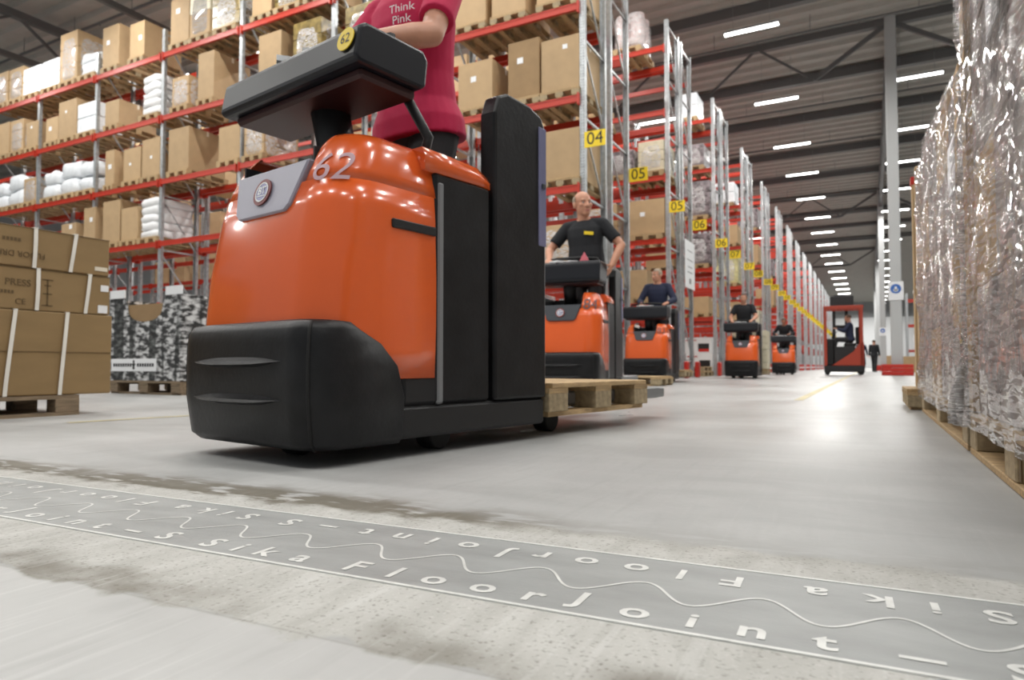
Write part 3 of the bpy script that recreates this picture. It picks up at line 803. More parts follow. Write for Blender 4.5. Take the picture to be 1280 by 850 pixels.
# goods on the floor at the second rack pair: white printed cartons and an empty pallet
for i, (x, z, h, lab) in enumerate(((-4.72, .145, .55, 'white carton with red and black print on the floor pallet, lower one'), (-4.75, .70, .50, 'white carton with red and black print, upper one of the two'))):
    t = empty('printed_white_carton', (x, Y0 + PY * 2 + .5, z))
    MB().box(-.42, .42, -.45, .45, 0, h).build('carton_body', PAPER, t, bevel=.01)
    MB().box(.0, .34, -.455, -.45, .08, h * .62).build('dark_print', INK, t); MB().box(.02, .34, -.457, -.45, .05, .14).build('red_print', RED2, t); MB().box(-.38, -.05, -.455, -.45, h * .8, h * .86).build('text_print', RED2, t)
    tag(t, lab, 'carton')
pallet((-4.72, Y0 + PY * 2 + .5, 0), R(90), 'floor pallet under the white printed cartons')
pallet((-4.62, 20.3, .0), R(90), 'lower of two empty pallets stacked by the rack past truck 83', 'stacked empty pallets')
pallet((-4.62, 20.3, .145), R(90), 'upper of two empty pallets stacked by the rack past truck 83', 'stacked empty pallets')

# ================================================================== CARTON STACK by the camera's side (strapped)
t = empty('wooden_pallet', (-4.86, 1.60, 0), R(90))
for y in (-.47, 0, .47):
    MB().box(-.84, .84, y - .05, y + .05, 0, .02).build('bottom_board', WOODO, t)
    for x in (-.77, 0, .77): MB().box(x - .07, x + .07, y - .05, y + .05, .02, .10).build('block', WOODO, t, bevel=.003)
for y in (-.45, -.225, 0, .225, .45): MB().box(-.84, .84, y - .065, y + .065, .10, .124).build('deck_board', WOODO, t)
tag(t, 'weathered wooden pallet under the strapped carton stack', 'pallet')
FX = -4.354
boxes = [(.126, .628, 'large plain carton with two white straps, lowest of the strapped stack', [.372, .345], [2.075, 2.36], [2.03, 2.325], .0),
         (.630, .878, 'middle carton of the strapped stack, printed PRESS with CE mark', [], [2.19, 2.49], [2.185, 2.465], .0),
         (.880, 1.118, 'top carton of the strapped stack with upside-down FLOOR DRILL print', [], [2.17, 2.40], [2.165, 2.37], .015)]
for i, (z0, z1, lab, _, ytop, ybot, bulge) in enumerate(boxes):
    t = empty('strapped_carton', (FX, 0, z0))
    H = z1 - z0; ye = [2.64, 2.622, 2.613][i]
    MB().box(-1.0, 0, .55, ye, 0, H).build('carton_body', CARDL, t, bevel=.008, seg=2)
    if i == 0: MB().box(-1.0, .004, .55, ye + .002, H * .515, H * .52).build('flap_seam', INKBR, t)
    else: MB().box(-.004, .003, .55, ye - .002, H - .006, H - .003).build('flap_seam', INKBR, t)
    for a, c in zip(ytop, ybot):
        b = MB(); wd = .022
        vv = []; seg = 8
        for s_ in range(seg + 1):
            u = s_ / seg; yy = c + (a - c) * (u ** 1.3)
            x = .008 + .006 * math.sin(math.pi * u)
            vv += [(x, yy - wd / 2, H * u), (x, yy + wd / 2, H * u)]
        f = [(2 * q, 2 * q + 1, 2 * q + 3, 2 * q + 2) for q in range(seg)]
        b.add(vv, f)
        b.box(-1.0, .010, a - wd / 2, a + wd / 2, H, H + .004)
        b.build('strap', STRAP, t)
    if i == 2:
        text_obj('print', 'FLOOR DRILL', .047, INKBR, t, frame((.002, 2.085, .075), (0, -1, 0), (0, 0, -1)), .0008)
        for k in range(5): MB().box(0, .002, 2.0 + k * .02, 2.014 + k * .02, .145, .165).build('small_print', INKBR, t)
        MB().box(0, .003, 2.52, 2.60, .03, .055).build('paper_label', TAPE, t)
    if i == 1:
        text_obj('print', 'PRESS', .055, INKBR, t, frame((.002, 2.085, .155), (0, 1, 0), (0, 0, 1)), .0008)
        text_obj('print', 'CE', .048, INKBR, t, frame((.002, 2.10, .045), (0, 1, 0), (0, 0, 1)), .0008)
        for k in range(5): MB().box(0, .002, 1.98 + k * .018, 1.992 + k * .018, .09, .108).build('small_print', INKBR, t)
        b = MB()   # fragile pictogram: glass and cross bars
        y = 2.245
        b.box(.001, .003, y - .03, y + .03, .03, .036).box(.001, .003, y - .004, y + .004, .03, .19).box(.001, .003, y - .025, y + .025, .10, .106).box(.001, .003, y - .018, y + .018, .15, .156).box(.001, .003, y - .03, y + .03, .185, .19)
        b.build('pictogram', INKBR, t)
        MB().box(0, .003, 2.56, 2.61, .15, .19).box(0, .003, 2.545, 2.605, .01, .06).build('paper_label', PAPER, t)
    tag(t, lab, 'carton', 'strapped cartons')

# birch-forest display box on its pallet, beside the carton stack
pallet((-6.85, 4.9, 0), 0, 'dark old pallet under the birch print display box')
for o in children([q for q in bpy.data.objects if q.get('label') == 'dark old pallet under the birch print display box'][0]):
    o.data = o.data.copy(); o.data.materials.clear(); o.data.materials.append(WOODO)
t = empty('display_box', (-6.85, 4.9, .146))
W2 = .61; hh = .90
# front wall with a round-bottomed cut-out, built as a thick outline
prof = [(-W2, 0), (W2, 0), (W2, hh), (.36, hh)]
for k in range(13):
    a = math.pi * k / 12
    x = .30 * math.cos(a); z = hh - .10 - .17 * math.sin(a) ** .7
    prof.append((x - .0, z))
prof += [(-.36, hh), (-W2, hh)]
n = len(prof)
b = MB(); v = [(x, -.40, z) for x, z in prof] + [(x, -.39, z) for x, z in prof]
f = [tuple(range(n)), tuple(range(2 * n - 1, n - 1, -1))] + [(i, i + n, (i + 1) % n + n, (i + 1) % n) for i in range(n)]
b.add(v, f); b.build('front_panel', BIRCH, t)
MB().box(-W2, -W2 + .01, -.39, .40, 0, hh).build('side_panel', BIRCH, t); MB().box(W2 - .01, W2, -.39, .40, 0, hh).build('side_panel', BIRCH, t)
MB().box(-W2 + .01, W2 - .01, .39, .40, 0, hh).build('back_panel', CARDL, t)
MB().box(-W2 + .012, W2 - .012, -.385, .385, 0, .82).build('inner_carton', CARDD, t)
for x in (-.48, .48): MB().box(x - .13, x + .13, -.405, -.39, hh - .0, hh + .09).build('white_tab', PAPER, t)
MB().box(-.56, .22, -.406, -.40, .10, .235).build('name_plate', PAPER, t)
for xa, nn in ((-.52, 8), (-.10, 7)):
    for k in range(nn): MB().box(xa + k * .042, xa + k * .042 + .028, -.4085, -.406, .15, .185).build('blurred_print', INK, t)
MB().box(-.175, -.145, -.4085, -.406, .12, .19).box(-.19, -.13, -.4085, -.406, .165, .18).ell((-.16, -.408, .205), (.016, .002, .016)).build('plate_figure', INK, t)
tag(t, 'black and white birch forest display box with round cut-out on a pallet', 'display box')

# ================================================================== WRAPPED LOADS on the side of the aisle
def film_shell(t, y0, y1, x0, x1, zfun, zb, name='stretch_film', seed=0, m=None, res=.035, out=.012):
    """wrinkled film over the aisle face, the two ends and the top"""
    b = MB()
    path = [(x1, y0)] + [(x0, y0)] + [(x0, y1)] + [(x1, y1)]
    pts = []
    for i in range(3):
        a = Vector(path[i]); c = Vector(path[i + 1]); n_ = max(2, int((c - a).length / res))
        for k in range(n_): pts.append(a.lerp(c, k / n_))
    pts.append(Vector(path[3]))
    cx, cy = (x0 + x1) / 2, (y0 + y1) / 2
    nz = 46; V = []
    for i, p in enumerate(pts):
        zt = zfun(p.y)
        dirv = Vector((p.x - cx, p.y - cy)); 
        nx = -1 if abs(p.x - x0) < 1e-4 else 0; ny = (-1 if abs(p.y - y0) < 1e-4 else 0) + (1 if abs(p.y - y1) < 1e-4 else 0)
        for k in range(nz + 1):
            u = k / nz; z = zb + (zt - zb) * u
            q = out + .020 * noise.noise(Vector((p.y * 3 + seed, p.x * 3, z * 2.2))) + .014 * noise.noise(Vector((p.y * 9 + z * 5 + seed, p.x * 9, z * 12)))
            if u > .93: q -= (u - .93) / .07 * .05
            V.append((p.x + nx * q, p.y + ny * q, z))
    n_ = nz + 1
    F = [(i * n_ + k, (i + 1) * n_ + k, (i + 1) * n_ + k + 1, i * n_ + k + 1) for i in range(len(pts) - 1) for k in range(nz)]
    b.add(V, F, 0, True)
    top = [(x0 + .05, y0 + .05, zfun(y0) + .002), (x1, y0 + .05, zfun(y0) + .002), (x1, y1 - .05, zfun(y1) + .002), (x0 + .05, y1 - .05, zfun(y1) + .002)]
    b.add(top, [(0, 1, 2, 3)], 0)
    return b.build(name, m or FILM, t)
def wrapped_load(y0, y1, ztop, label, seed, zfun, strips=(), papers=(), cols=3, rowsn=4):
    t = empty('wrapped_pallet_load', (.30, y0, 0))
    L = y1 - y0
    # pallet with its long side along the aisle
    for x in (.05, .45, .75):
        MB().box(x - .05, x + .05, 0, L, 0, .022).build('bottom_board', WOOD, t, bevel=.003)
    nb = 3
    ys = [.07, L / 2, L - .07]
    for y in ys:
        for x in (.05, .45, .75): MB().box(x - .05, x + .05, y - .0725, y + .0725, .022, .098).build('pallet_block', WOODR, t, bevel=.004)
        MB().box(0, .8, y - .0725, y + .0725, .098, .12).build('cross_board', WOOD, t)
    nd = 5
    for k in range(nd):
        x = .06 + k * .17
        MB().box(x - .06, x + .06, 0, L, .12, .142).build('deck_board', WOOD, t)
    lw = L / cols
    for c in range(cols):
        zt = min(zfun(y0 + lw * c + .03), zfun(y0 + lw * (c + 1) - .03)) - .02
        rh = (zt - .145) / rowsn
        for r_ in range(rowsn):
            m = PRINT if (c + r_ * 2 + seed) % 5 else CARD
            MB().box(.02, .78, lw * c + .006, lw * (c + 1) - .006, .145 + rh * r_, .145 + rh * (r_ + 1) - .004).build('carton', m, t, bevel=.006)
    for (ya, yb, za, zb) in strips:
        MB().box(.0, .02, ya - y0, yb - y0, za, zb).build('cardboard_edge', CARD, t)
    for (ya, yb, za, zb) in papers:
        MB().box(-.004, .0, ya - y0, yb - y0, za, zb).build('paper_sheet', PAPER, t)
    o = film_shell(t, 0, L, 0, .8, lambda y: zfun(y + y0), .098, seed=seed * 7.3)
    tag(t, label, 'wrapped load', 'film-wrapped pallet loads beside the aisle')
    return t
w1 = wrapped_load(1.30, 2.80, 2.2, 'tall film-wrapped pallet load closest to the camera, running out of the picture', 1, lambda y: 2.25, strips=[(2.70, 2.795, .15, 2.2)], papers=[(2.02, 2.20, 1.18, 1.62)], cols=3, rowsn=5)
MB().box(-.0015, .002, .60, .62, .035, .085).build('block_stamp', INKBR, w1, loc=(0, 0, 0))
w2 = wrapped_load(2.87, 5.2, 1.7, 'lower film-wrapped pallet load with slanting top, second along the aisle', 3, lambda y: 1.44 + .255 * min(1, max(0, (y - 2.87) / 1.6)), strips=[(2.88, 3.02, .15, 1.40)], papers=[(3.02, 3.25, .98, 1.18)], cols=4, rowsn=4)
# film bunched at the gap of the two loads
b = MB()
for k in range(4):
    y = 2.78 + .022 * k
    pts = []; rad = []
    for i in range(12):
        u = i / 11
        pts.append((.292 - .02 * math.sin(u * 3 + k) - .012 * k % .02, y + .03 * (1 - u) * math.sin(5 * u + k), .10 + .26 * u)); rad.append(.022 * (1 - u) ** .7 + .003)
    b.tube(pts, rad, 7)
o = b.build('film_bunch', FILM)
o.parent = w1; o.location = (-.30, -1.30, 0)
# tall cardboard packs stood on a pallet beyond
t = pallet((.62, 5.75, 0), R(90), 'pallet under the upright flat cardboard packs beyond the wrapped loads', sx=.62)
for i, (ya, yb, zt, m, x) in enumerate(((5.40, 5.49, 1.69, CARD, .30), (5.62, 5.70, 1.70, CARDD, .315), (5.80, 5.90, 1.71, CARD, .30))):
    o = empty('flat_cardboard_pack', (x, ya, .146))
    MB().box(0, .6, 0, yb - ya, 0, zt - .146).build('pack_body', m, o, bevel=.006)
    MB().box(-.004, .0, 0, yb - ya, .70, .72).build('pack_strap', STRAP, o)
    if i == 2: MB().box(-.006, .6, -.006, yb - ya + .006, zt - .2, zt - .142).build('red_cap', RED2, o)
    tag(o, ['flat upright cardboard pack nearest the wrapped load', 'dark flat cardboard pack standing between two pale ones', 'flat upright cardboard pack with a red cap strip on top'][i], 'cardboard pack', 'upright cardboard packs')

# ================================================================== PEOPLE
def vox(mb, size, smooth=4):
    me = bpy.data.meshes.new('tmp'); me.from_pydata(mb.v, [], mb.f)
    o = bpy.data.objects.new('tmp', me); COL.objects.link(o)
    md = o.modifiers.new('r', 'REMESH'); md.mode = 'VOXEL'; md.voxel_size = size
    if smooth: sm = o.modifiers.new('s', 'SMOOTH'); sm.factor = .5; sm.iterations = smooth
    dg = bpy.context.evaluated_depsgraph_get()
    r = bpy.data.meshes.new_from_object(o.evaluated_get(dg))
    bpy.data.objects.remove(o); bpy.data.meshes.remove(me)
    for p in r.polygons: p.use_smooth = True
    return r
def cap_(mb, p0, p1, r0, r1, n=14, flat0=False, flat1=False):
    """tapered capsule"""
    p0 = Vector(p0); p1 = Vector(p1); d = (p1 - p0); L = max(d.length, 1e-5); d.normalize()
    pts = []; rad = []
    if not flat0:
        for a in (80, 55, 28): pts.append(p0 - d * r0 * math.sin(R(a))); rad.append(r0 * math.cos(R(a)))
    pts.append(p0); rad.append(r0); pts.append(p0.lerp(p1, .5)); rad.append((r0 + r1) / 2); pts.append(p1); rad.append(r1)
    if not flat1:
        for a in (28, 55, 80): pts.append(p1 + d * r1 * math.sin(R(a))); rad.append(r1 * math.cos(R(a)))
    ref = Vector((0, 0, 1)) if abs(d.z) < .9 else Vector((1, 0, 0))
    a = d.cross(ref).normalized(); c = d.cross(a)
    mb.rings([[p + (a * math.cos(2 * math.pi * k / n) + c * math.sin(2 * math.pi * k / n)) * r for k in range(n)] for p, r in zip(pts, rad)])
def ik(s, t, a, b, pole):
    s = Vector(s); t = Vector(t); d = t - s; L = min(d.length, (a + b) * .999); d.normalize()
    x = (a * a - b * b + L * L) / (2 * L); h = math.sqrt(max(0, a * a - x * x))
    p = Vector(pole); p = (p - d * p.dot(d)).normalized()
    return s + d * x + p * h, s + d * L
def hand(mb, wrist, fd, pn, side, curl):
    """palm and five fingers; fd = finger direction, pn = palm normal (fingers curl towards it), side = thumb side direction"""
    w_ = Vector(wrist); f = Vector(fd).normalized(); n_ = Vector(pn); n_ = (n_ - f * n_.dot(f)).normalized(); sd = f.cross(n_)
    if sd.dot(Vector(side)) < 0: sd = -sd
    M = Matrix((sd, f, n_)).transposed()
    mb.ell(w_ + f * .045, (.041, .052, .016), M, 0, 12, 8)
    for i, (u, L) in enumerate(((.033, .072), (.011, .082), (-.011, .076), (-.032, .060))):
        p = w_ + f * (.086 - .006 * abs(i - 1)) + sd * u
        ang = 0
        for seg, (q, r_) in enumerate(((.45, .0092), (.32, .0084), (.25, .0074))):
            ang += R(curl) * (.6 if seg == 0 else 1)
            e = p + (f * math.cos(ang) + n_ * math.sin(ang)) * L * q
            cap_(mb, p, e, r_, r_ * .93, 8); p = e
    p = w_ + f * .025 + sd * .034
    e = p + (f * .6 + sd * .75 + n_ * .35).normalized() * .036; cap_(mb, p, e, .012, .0105, 8)
    e2 = e + (f * .85 + sd * .15 + n_ * .55).normalized() * .032; cap_(mb, e, e2, .0102, .0085, 8)
def human(label, loc, rz, H=1.78, shirt=BLACKC, trousers=TROUS, skin=SKIN, hair=HAIRB, bald=False, lean=0, yaw=0, pitch=0, lh=None, rh=None, sleeve='short', sit=None, belly=0, hs=1.0, det=.0075,
          feet=((.10, .02), (-.10, .02)), curl=28, lp=None, rp=None, logo=None, collar=True, tilt=0):
    t = empty('person', loc, rz)
    k = H / 1.78
    zp = .93 if sit is None else sit / k + .09
    hip = Vector((0, 0, zp))
    B = Matrix.Rotation(R(lean), 3, 'X') @ Matrix.Rotation(R(tilt), 3, 'Y')       # positive lean goes towards -y
    def up(x, y, z): return hip + B @ Vector((x, y, z - .93))
    body = MB(); sh = MB(); tr = MB()
    # torso as one loft from hips to shoulders
    def loft(mb, rows, g):
        mb.rings([[up((rx + g) * math.copysign(abs(math.cos(a)) ** .85, math.cos(a)), cy + (ry + g) * math.copysign(abs(math.sin(a)) ** .85, math.sin(a)), z) for a in [2 * math.pi * i / 28 for i in range(28)]] for z, rx, ry, cy in rows])
    TOR = [(.86, .150, .095, .0), (.93, .168, .112, .0), (1.02, .156 + belly, .106 + belly, -belly), (1.12, .150 + belly, .104 + belly, -belly * 1.2), (1.22, .160, .112 + belly * .4, -.004), (1.32, .172, .116, 0), (1.40, .178, .100, .006), (1.45, .150, .075, .010), (1.485, .085, .055, .010)]
    loft(body, TOR, 0)
    loft(sh, [(.88, .190, .134, 0), (.95, .186, .130, 0)] + TOR[2:], .014)
    tr.ell(up(0, .005, .92), (.172, .118, .125), B)
    neck = up(0, .005, 1.46)
    Mh = B @ Matrix.Rotation(R(yaw), 3, 'Z') @ Matrix.Rotation(R(pitch), 3, 'X')
    hc = up(0, -.012, 1.642 + .09 * (hs - 1))
    cap_(body, up(0, .01, 1.42), hc + Mh @ Vector((0, .015, -.06)), .066, .058)
    for sx in (-1, 1):
        S_ = up(sx * .185, .01, 1.435)
        cap_(body, up(sx * .05, .012, 1.465), S_, .05, .056)
        cap_(sh, up(sx * .075, .012, 1.455), S_, .058, .068)
        tg = lh if sx > 0 else rh
        if tg is None: tg = (sx * .27, -.06, .86)
        pole = (lp if sx > 0 else rp) or (sx * .7, .6, -.6)
        tgt = Vector(tg) / k
        E_, W_ = ik(S_, tgt, .30, .265, pole)
        cap_(body, S_, E_, .054, .043); cap_(body, E_, E_.lerp(W_, .35), .043, .044); cap_(body, E_.lerp(W_, .35), W_, .044, .028)
        fd = (W_ - E_).normalized()
        pn = Vector((0, 0, -1)) if abs(fd.z) < .8 else Vector((-sx, 0, 0))
        fdir = fd if abs(fd.z) > .8 else (fd + Vector((0, -.2, .15))).normalized()
        hand(body, W_ - fd * .005, fdir, pn, (-sx, 0, 0) if abs(fd.z) < .8 else (0, -1, 0), curl)
        if sleeve == 'short':
            q = S_.lerp(E_, .72); cap_(sh, S_, q, .070, .066, flat1=True)
        else:
            cap_(sh, S_, E_, .070, .058); cap_(sh, E_, E_.lerp(W_, .93), .058, .044, flat1=True)
        # legs
        hp = hip + Vector((sx * .092, 0, -.02))
        if sit is None:
            fx, fy = feet[0] if sx > 0 else feet[1]
            ank = Vector((fx, fy + .03, .09))
            K_, A_ = ik(hp, ank, .435, .42, (sx * .1, -1, 0))
        else:
            K_ = hp + Vector((sx * .05, -.43, .02)); A_ = K_ + Vector((sx * .02, .0 - .10, -.40))
            fx, fy = A_.x, A_.y - .03
        cap_(body, hp, K_, .084, .056); cap_(body, K_, K_.lerp(A_, .3), .056, .060); cap_(body, K_.lerp(A_, .3), A_, .060, .040)
        cap_(tr, hp, K_, .098, .076); cap_(tr, K_, A_ - Vector((0, 0, .02)), .076, .066, flat1=True)
        sole = A_.z - .09
        cap_(body, (A_.x, A_.y + .0, sole + .05), (A_.x + sx * .015, A_.y - .14, sole + .04), .036, .03)
        s_ = MB(); s_.ell((A_.x, A_.y - .035, sole + .052), (.050, .075, .050)); s_.ell((A_.x + sx * .008, A_.y - .12, sole + .04), (.050, .095, .040)); s_.box(A_.x - .042, A_.x + .048, A_.y - .20, A_.y + .035, sole + .0, sole + .03)
        me = vox(s_, det * 1.3, 3); me.materials.append(RUBBER)
        o = inst('shoe', me, t); o.scale = (k, k, k)
    # head
    def hd(x, y, z): return hc + Mh @ Vector((x * hs, y * hs, z * hs))
    bell = body.ell; n_before = len(body.v)
    body.ell(hd(0, .008, .03), tuple(q * hs for q in (.076, .096, .090)), Mh)
    body.ell(hd(0, -.02, -.035), tuple(q * hs for q in (.064, .075, .082)), Mh)
    body.ell(hd(0, -.058, -.088), tuple(q * hs for q in (.036, .034, .026)), Mh)          # chin
    cap_(body, hd(-.036, -.078, .026), hd(.036, -.078, .026), .013, .013, 8)     # brow
    cap_(body, hd(0, -.088, .012), hd(0, -.108, -.028), .0095, .016, 8)          # nose
    for sx in (-1, 1):
        body.ell(hd(sx * .014, -.094, -.03), tuple(q * hs for q in (.011, .012, .010)), Mh, 0, 8, 6)
        body.ell(hd(sx * .045, -.066, -.015), tuple(q * hs for q in (.022, .022, .018)), Mh, 0, 8, 6)   # cheek
        body.ell(hd(sx * .077, .012, -.004), tuple(q * hs for q in (.012, .022, .034)), Mh, 0, 10, 8)   # ear
    cap_(body, hd(-.018, -.088, -.062), hd(.018, -.088, -.062), .0085, .0085, 8)
    cap_(body, hd(-.015, -.086, -.073), hd(.015, -.086, -.073), .009, .009, 8)
    me = vox(body, det, 4)
    me.materials.append(skin); me.materials.append(LIP)
    lc = hd(0, -.094, -.067)
    for p in me.polygons:
        c = Mh.transposed() @ (p.center - lc)
        if abs(c.x) < .024 and abs(c.z) < .010 and abs(c.y) < .016: p.material_index = 1
    o = inst('body', me, t); o.scale = (k, k, k)
    me = vox(sh, det, 9); me.materials.append(shirt)
    o = inst('shirt' if sleeve == 'short' else 'jacket', me, t); o.scale = (k, k, k)
    me = vox(tr, det * 1.2, 4); me.materials.append(trousers)
    o = inst('trousers', me, t); o.scale = (k, k, k)
    if collar:
        b = MB(); b.rings([[up(.066 * math.cos(a) * q, .008 + .064 * math.sin(a) * q, zz) for a in [2 * math.pi * i / 20 for i in range(20)]] for q, zz in ((1.18, 1.455), (1.2, 1.475), (1.08, 1.485), (1.0, 1.46))])
        o = b.build('collar', shirt, t); o.scale = (k, k, k)
    for sx in (-1, 1):
        b = MB(); b.ell(hd(sx * .030, -.0765, .006), (.0125, .0115, .0085), Mh, 0, 10, 8); b.ell(hd(sx * .030, -.0860, .006), (.0055, .0035, .0055), Mh, 1, 8, 6)
        o = b.build('eye', [EYEW, INK], t); o.scale = (k, k, k)
        b = MB(); cap_(b, hd(sx * .018, -.0895, .029), hd(sx * .045, -.081, .028), .0035, .0025, 6)
        o = b.build('eyebrow', hair, t); o.scale = (k, k, k)
    # hair: a shell round the skull, open at the face; bald heads keep a low fringe
    b = MB(); rings = []; nu = 28
    lev = [(-.30 + .13 * j) for j in range(11)] if not bald else [(-.30 + .12 * j) for j in range(7)]
    for s_ in lev:
        zz = max(-1, min(.999, s_)); r_ = math.sqrt(1 - zz * zz)
        rings.append([hd(.0815 * r_ * math.cos(a), .010 + .101 * r_ * math.sin(a), .033 + .095 * zz) for a in [2 * math.pi * i / nu for i in range(nu)]])
    n0 = len(b.v)
    V = [p for q in rings for p in q]; F = []
    for j in range(len(rings) - 1):
        for i in range(nu):
            a = 2 * math.pi * (i + .5) / nu
            face = math.sin(a) < (-.35 if not bald else -.28)
            if face and (bald or lev[j] < .42): continue
            F.append((j * nu + i, j * nu + (i + 1) % nu, (j + 1) * nu + (i + 1) % nu, (j + 1) * nu + i))
    if not bald: F.append(tuple((len(rings) - 1) * nu + i for i in range(nu)))
    b.add(V, F, 0, True); o = b.build('hair', hair, t); o.scale = (k, k, k)
    if logo == 'yellow':
        me = MB().box(-.05, .05, -.002, .002, -.018, .018).mesh('chest_logo', YELLOW)
        o = bpy.data.objects.new('chest_logo', me); COL.objects.link(o); o.parent = t
        c = up(.075, -.134 , 1.34) * k; o.location = c; o.rotation_euler = (R(lean - 8), R(6), R(14))
    tag(t, label, 'person')
    return t, up, k

# ================================================================== TRUCKS
HOOD = [(.26, .035, .374), (.43, .03, .38), (.60, .045, .38), (.80, .080, .374), (.90, .105, .366), (.97, .135, .354), (1.02, .165, .338), (1.05, .20, .31)]
def hood_at(z):
    for (z0, f0, w0), (z1, f1, w1) in zip(HOOD, HOOD[1:]):
        if z <= z1: u = (z - z0) / (z1 - z0); return f0 + (f1 - f0) * u, w0 + (w1 - w0) * u
    return HOOD[-1][1:]
HR = .15; HBK = .52
def hood_pt(s, z, off=0):
    """s = distance along the outline from the middle of the front towards +x"""
    f, w_ = hood_at(z); a = w_ - HR; q = math.pi / 2 * HR
    sg = 1 if s >= 0 else -1; s = abs(s)
    if s < a: return Vector((sg * s, f - off, z))
    if s < a + q:
        t_ = (s - a) / HR; return Vector((sg * (a + (HR + off) * math.sin(t_)), f + HR - (HR + off) * math.cos(t_), z))
    return Vector((sg * (w_ + off), f + HR + (s - a - q), z))
def ring(f, w_, r, back, z, x0=None, n=7, rb=.02):
    p = []
    for (cx, cy, a0) in ((w_ - r, f + r, -90), ):
        for k in range(n + 1): a = R(a0 + 90 * k / n); p.append((cx + r * math.cos(a), cy + r * math.sin(a), z))
    p += [(w_, back - rb, z), (w_ - rb, back, z)]
    L_ = -w_ if x0 is None else x0
    if x0 is None:
        p += [(-w_ + rb, back, z), (-w_, back - rb, z)]
        for k in range(n + 1): a = R(180 + 90 * k / n); p.append((-(w_ - r) + r * math.cos(a), f + r + r * math.sin(a), z))
    else:
        p += [(x0, back, z), (x0, f, z)]
    return p
def hood_meshes():
    b = MB()
    b.rings([ring(*hood_at(z), HR, HBK, z) if False else ring(hood_at(z)[0], hood_at(z)[1], HR, HBK, z) for z in (.26, .35, .43, .52, .60, .70, .80, .88)])
    for sg in (1, -1):
        rr = []
        for z in (.88, .92, .95, .98, 1.01, 1.035, 1.048):
            f, w_ = hood_at(z)
            q = ring(f, w_, min(HR, w_ - .205), HBK + .02, z, .20 + (z - .88) * .12)
            if sg < 0: q = [(-x, y, zz) for x, y, zz in q][::-1]
            rr.append(q)
        b.rings(rr)
        # rail that runs back along the operator's place
        rl = [(sg * .335, y, zc, ww, hh_) for y, zc, ww, hh_ in ((.45, 1.00, .052, .09), (.60, 1.00, .052, .085), (.74, 1.00, .05, .075), (.80, .985, .045, .05))]
        b.rings([[(x + ww * .75 * c, y, zc + hh_ * .55 * s_) for c, s_ in ((1, -.6), (1, .3), (.6, 1), (-.6, 1), (-1, .3), (-1, -.6))][::(1 if sg > 0 else 1)] for x, y, zc, ww, hh_ in rl])
    b.box(-.26, .26, .44, HBK + .02, .86, .99)
    hood = b.mesh('hood', ORANGE)
    d = {'hood': hood}
    # bumper: front shell and side shells with a seam between them
    def bring(z, f, w_, back): return ring(f, w_, .11, back, z, rb=.01)
    zz = [(.052, .03, .362, .36), (.075, .005, .378, .36), (.20, -.012, .386, .36), (.30, -.014, .386, .33), (.37, -.012, .386, .26), (.41, -.008, .384, .18), (.432, .004, .376, .15), (.440, .03, .35, .14)]
    b = MB(); b.rings([bring(*q) for q in zz]); d['bumper'] = b.mesh('bumper', BLACKP)
    b = MB()
    for sg in (-1, 1):
        pts = []
        for z, f, w_, bk in zz[:-1]:
            a = R(-50); pts.append((sg * (w_ - .11 + .11 * math.cos(a)), f + .11 + .11 * math.sin(a), z))
        b.tube(pts, .0055, 6)
    d['bumper_seam'] = b.mesh('bumper_seam', RUBBER)
    def lens(z, h):
        b = MB(); V = []; n = 16
        rr = []
        for i in range(n + 1):
            u = -1 + 2 * i / n; hh_ = h * max(.05, (1 - abs(u) ** 3)); x = u * .25
            q = .034 * max(.08, 1 - abs(u) ** 4)
            rr.append([(x, -.012 - q, z - hh_ * .75), (x, -.008, z - hh_ * 1.5), (x, -.006, z + hh_ * 1.2), (x, -.012 - q * .85, z - hh_ * .1)])
        b.rings(rr, smooth=False); return b
    d['bumper_rib'] = lens(0, .014).mesh('bumper_rib', BLACKP)
    # chassis skirt, operator side walls, platform
    d['chassis'] = MB().box(-.37, .37, .30, 1.16, .062, .17).box(-.37, .37, .36, .56, .17, .27).mesh('chassis', BLACKM, .012)
    d['side_wall'] = MB().box(-.0285, .0285, .50, .80, .17, .975).mesh('side_wall', BLACKP, .012)
    d['pillar_strip'] = MB().box(-.024, .024, .512, .545, .17, .94).mesh('pillar_strip', GREYP, .008)
    d['platform_mat'] = MB().box(-.31, .31, .56, 1.02, .17, .30).mesh('platform_mat', RUBBER, .008)
    b = MB(); b.box(-.36, .36, 1.04, 1.16, .17, 1.0); d['backrest'] = b.mesh('backrest', BLACKM, .025, 2)
    # tall side wing of the backrest with rounded top
    prof = [(.82, .17), (1.16, .17), (1.16, 1.30), (1.13, 1.345), (1.05, 1.37), (.90, 1.375), (.845, 1.35), (.82, 1.28)]
    b = MB(); n = len(prof); V = [(.30, y, z) for y, z in prof] + [(.378, y, z) for y, z in prof]
    b.add(V, [tuple(range(n))[::-1], tuple(range(n, 2 * n))] + [(i, (i + 1) % n, (i + 1) % n + n, i + n) for i in range(n)]); d['backrest_wing'] = b.mesh('backrest_wing', BLACKP, .012, 2)
    d['edge_strip'] = MB().box(.372, .383, 1.105, 1.158, .80, 1.30).mesh('edge_strip', STRIPE, .004)
    d['edge_knob'] = MB().box(.380, .392, 1.120, 1.142, 1.04, 1.062).mesh('edge_knob', DGREY, .004)
    # pocket: trapezoid panel on the front and the dark tray behind it
    tb = [(-.205, .92, .0), (.205, .92, .0), (.155, .775, .0), (.13, .755, 0), (-.13, .755, 0), (-.155, .775, 0)]
    def fr(x, z, o): return (x, hood_at(z)[0] - o, z)
    b = MB(); V = [fr(x, z, .018) for x, z, _ in tb] + [fr(x, z, -.03) for x, z, _ in tb]; n = len(tb)
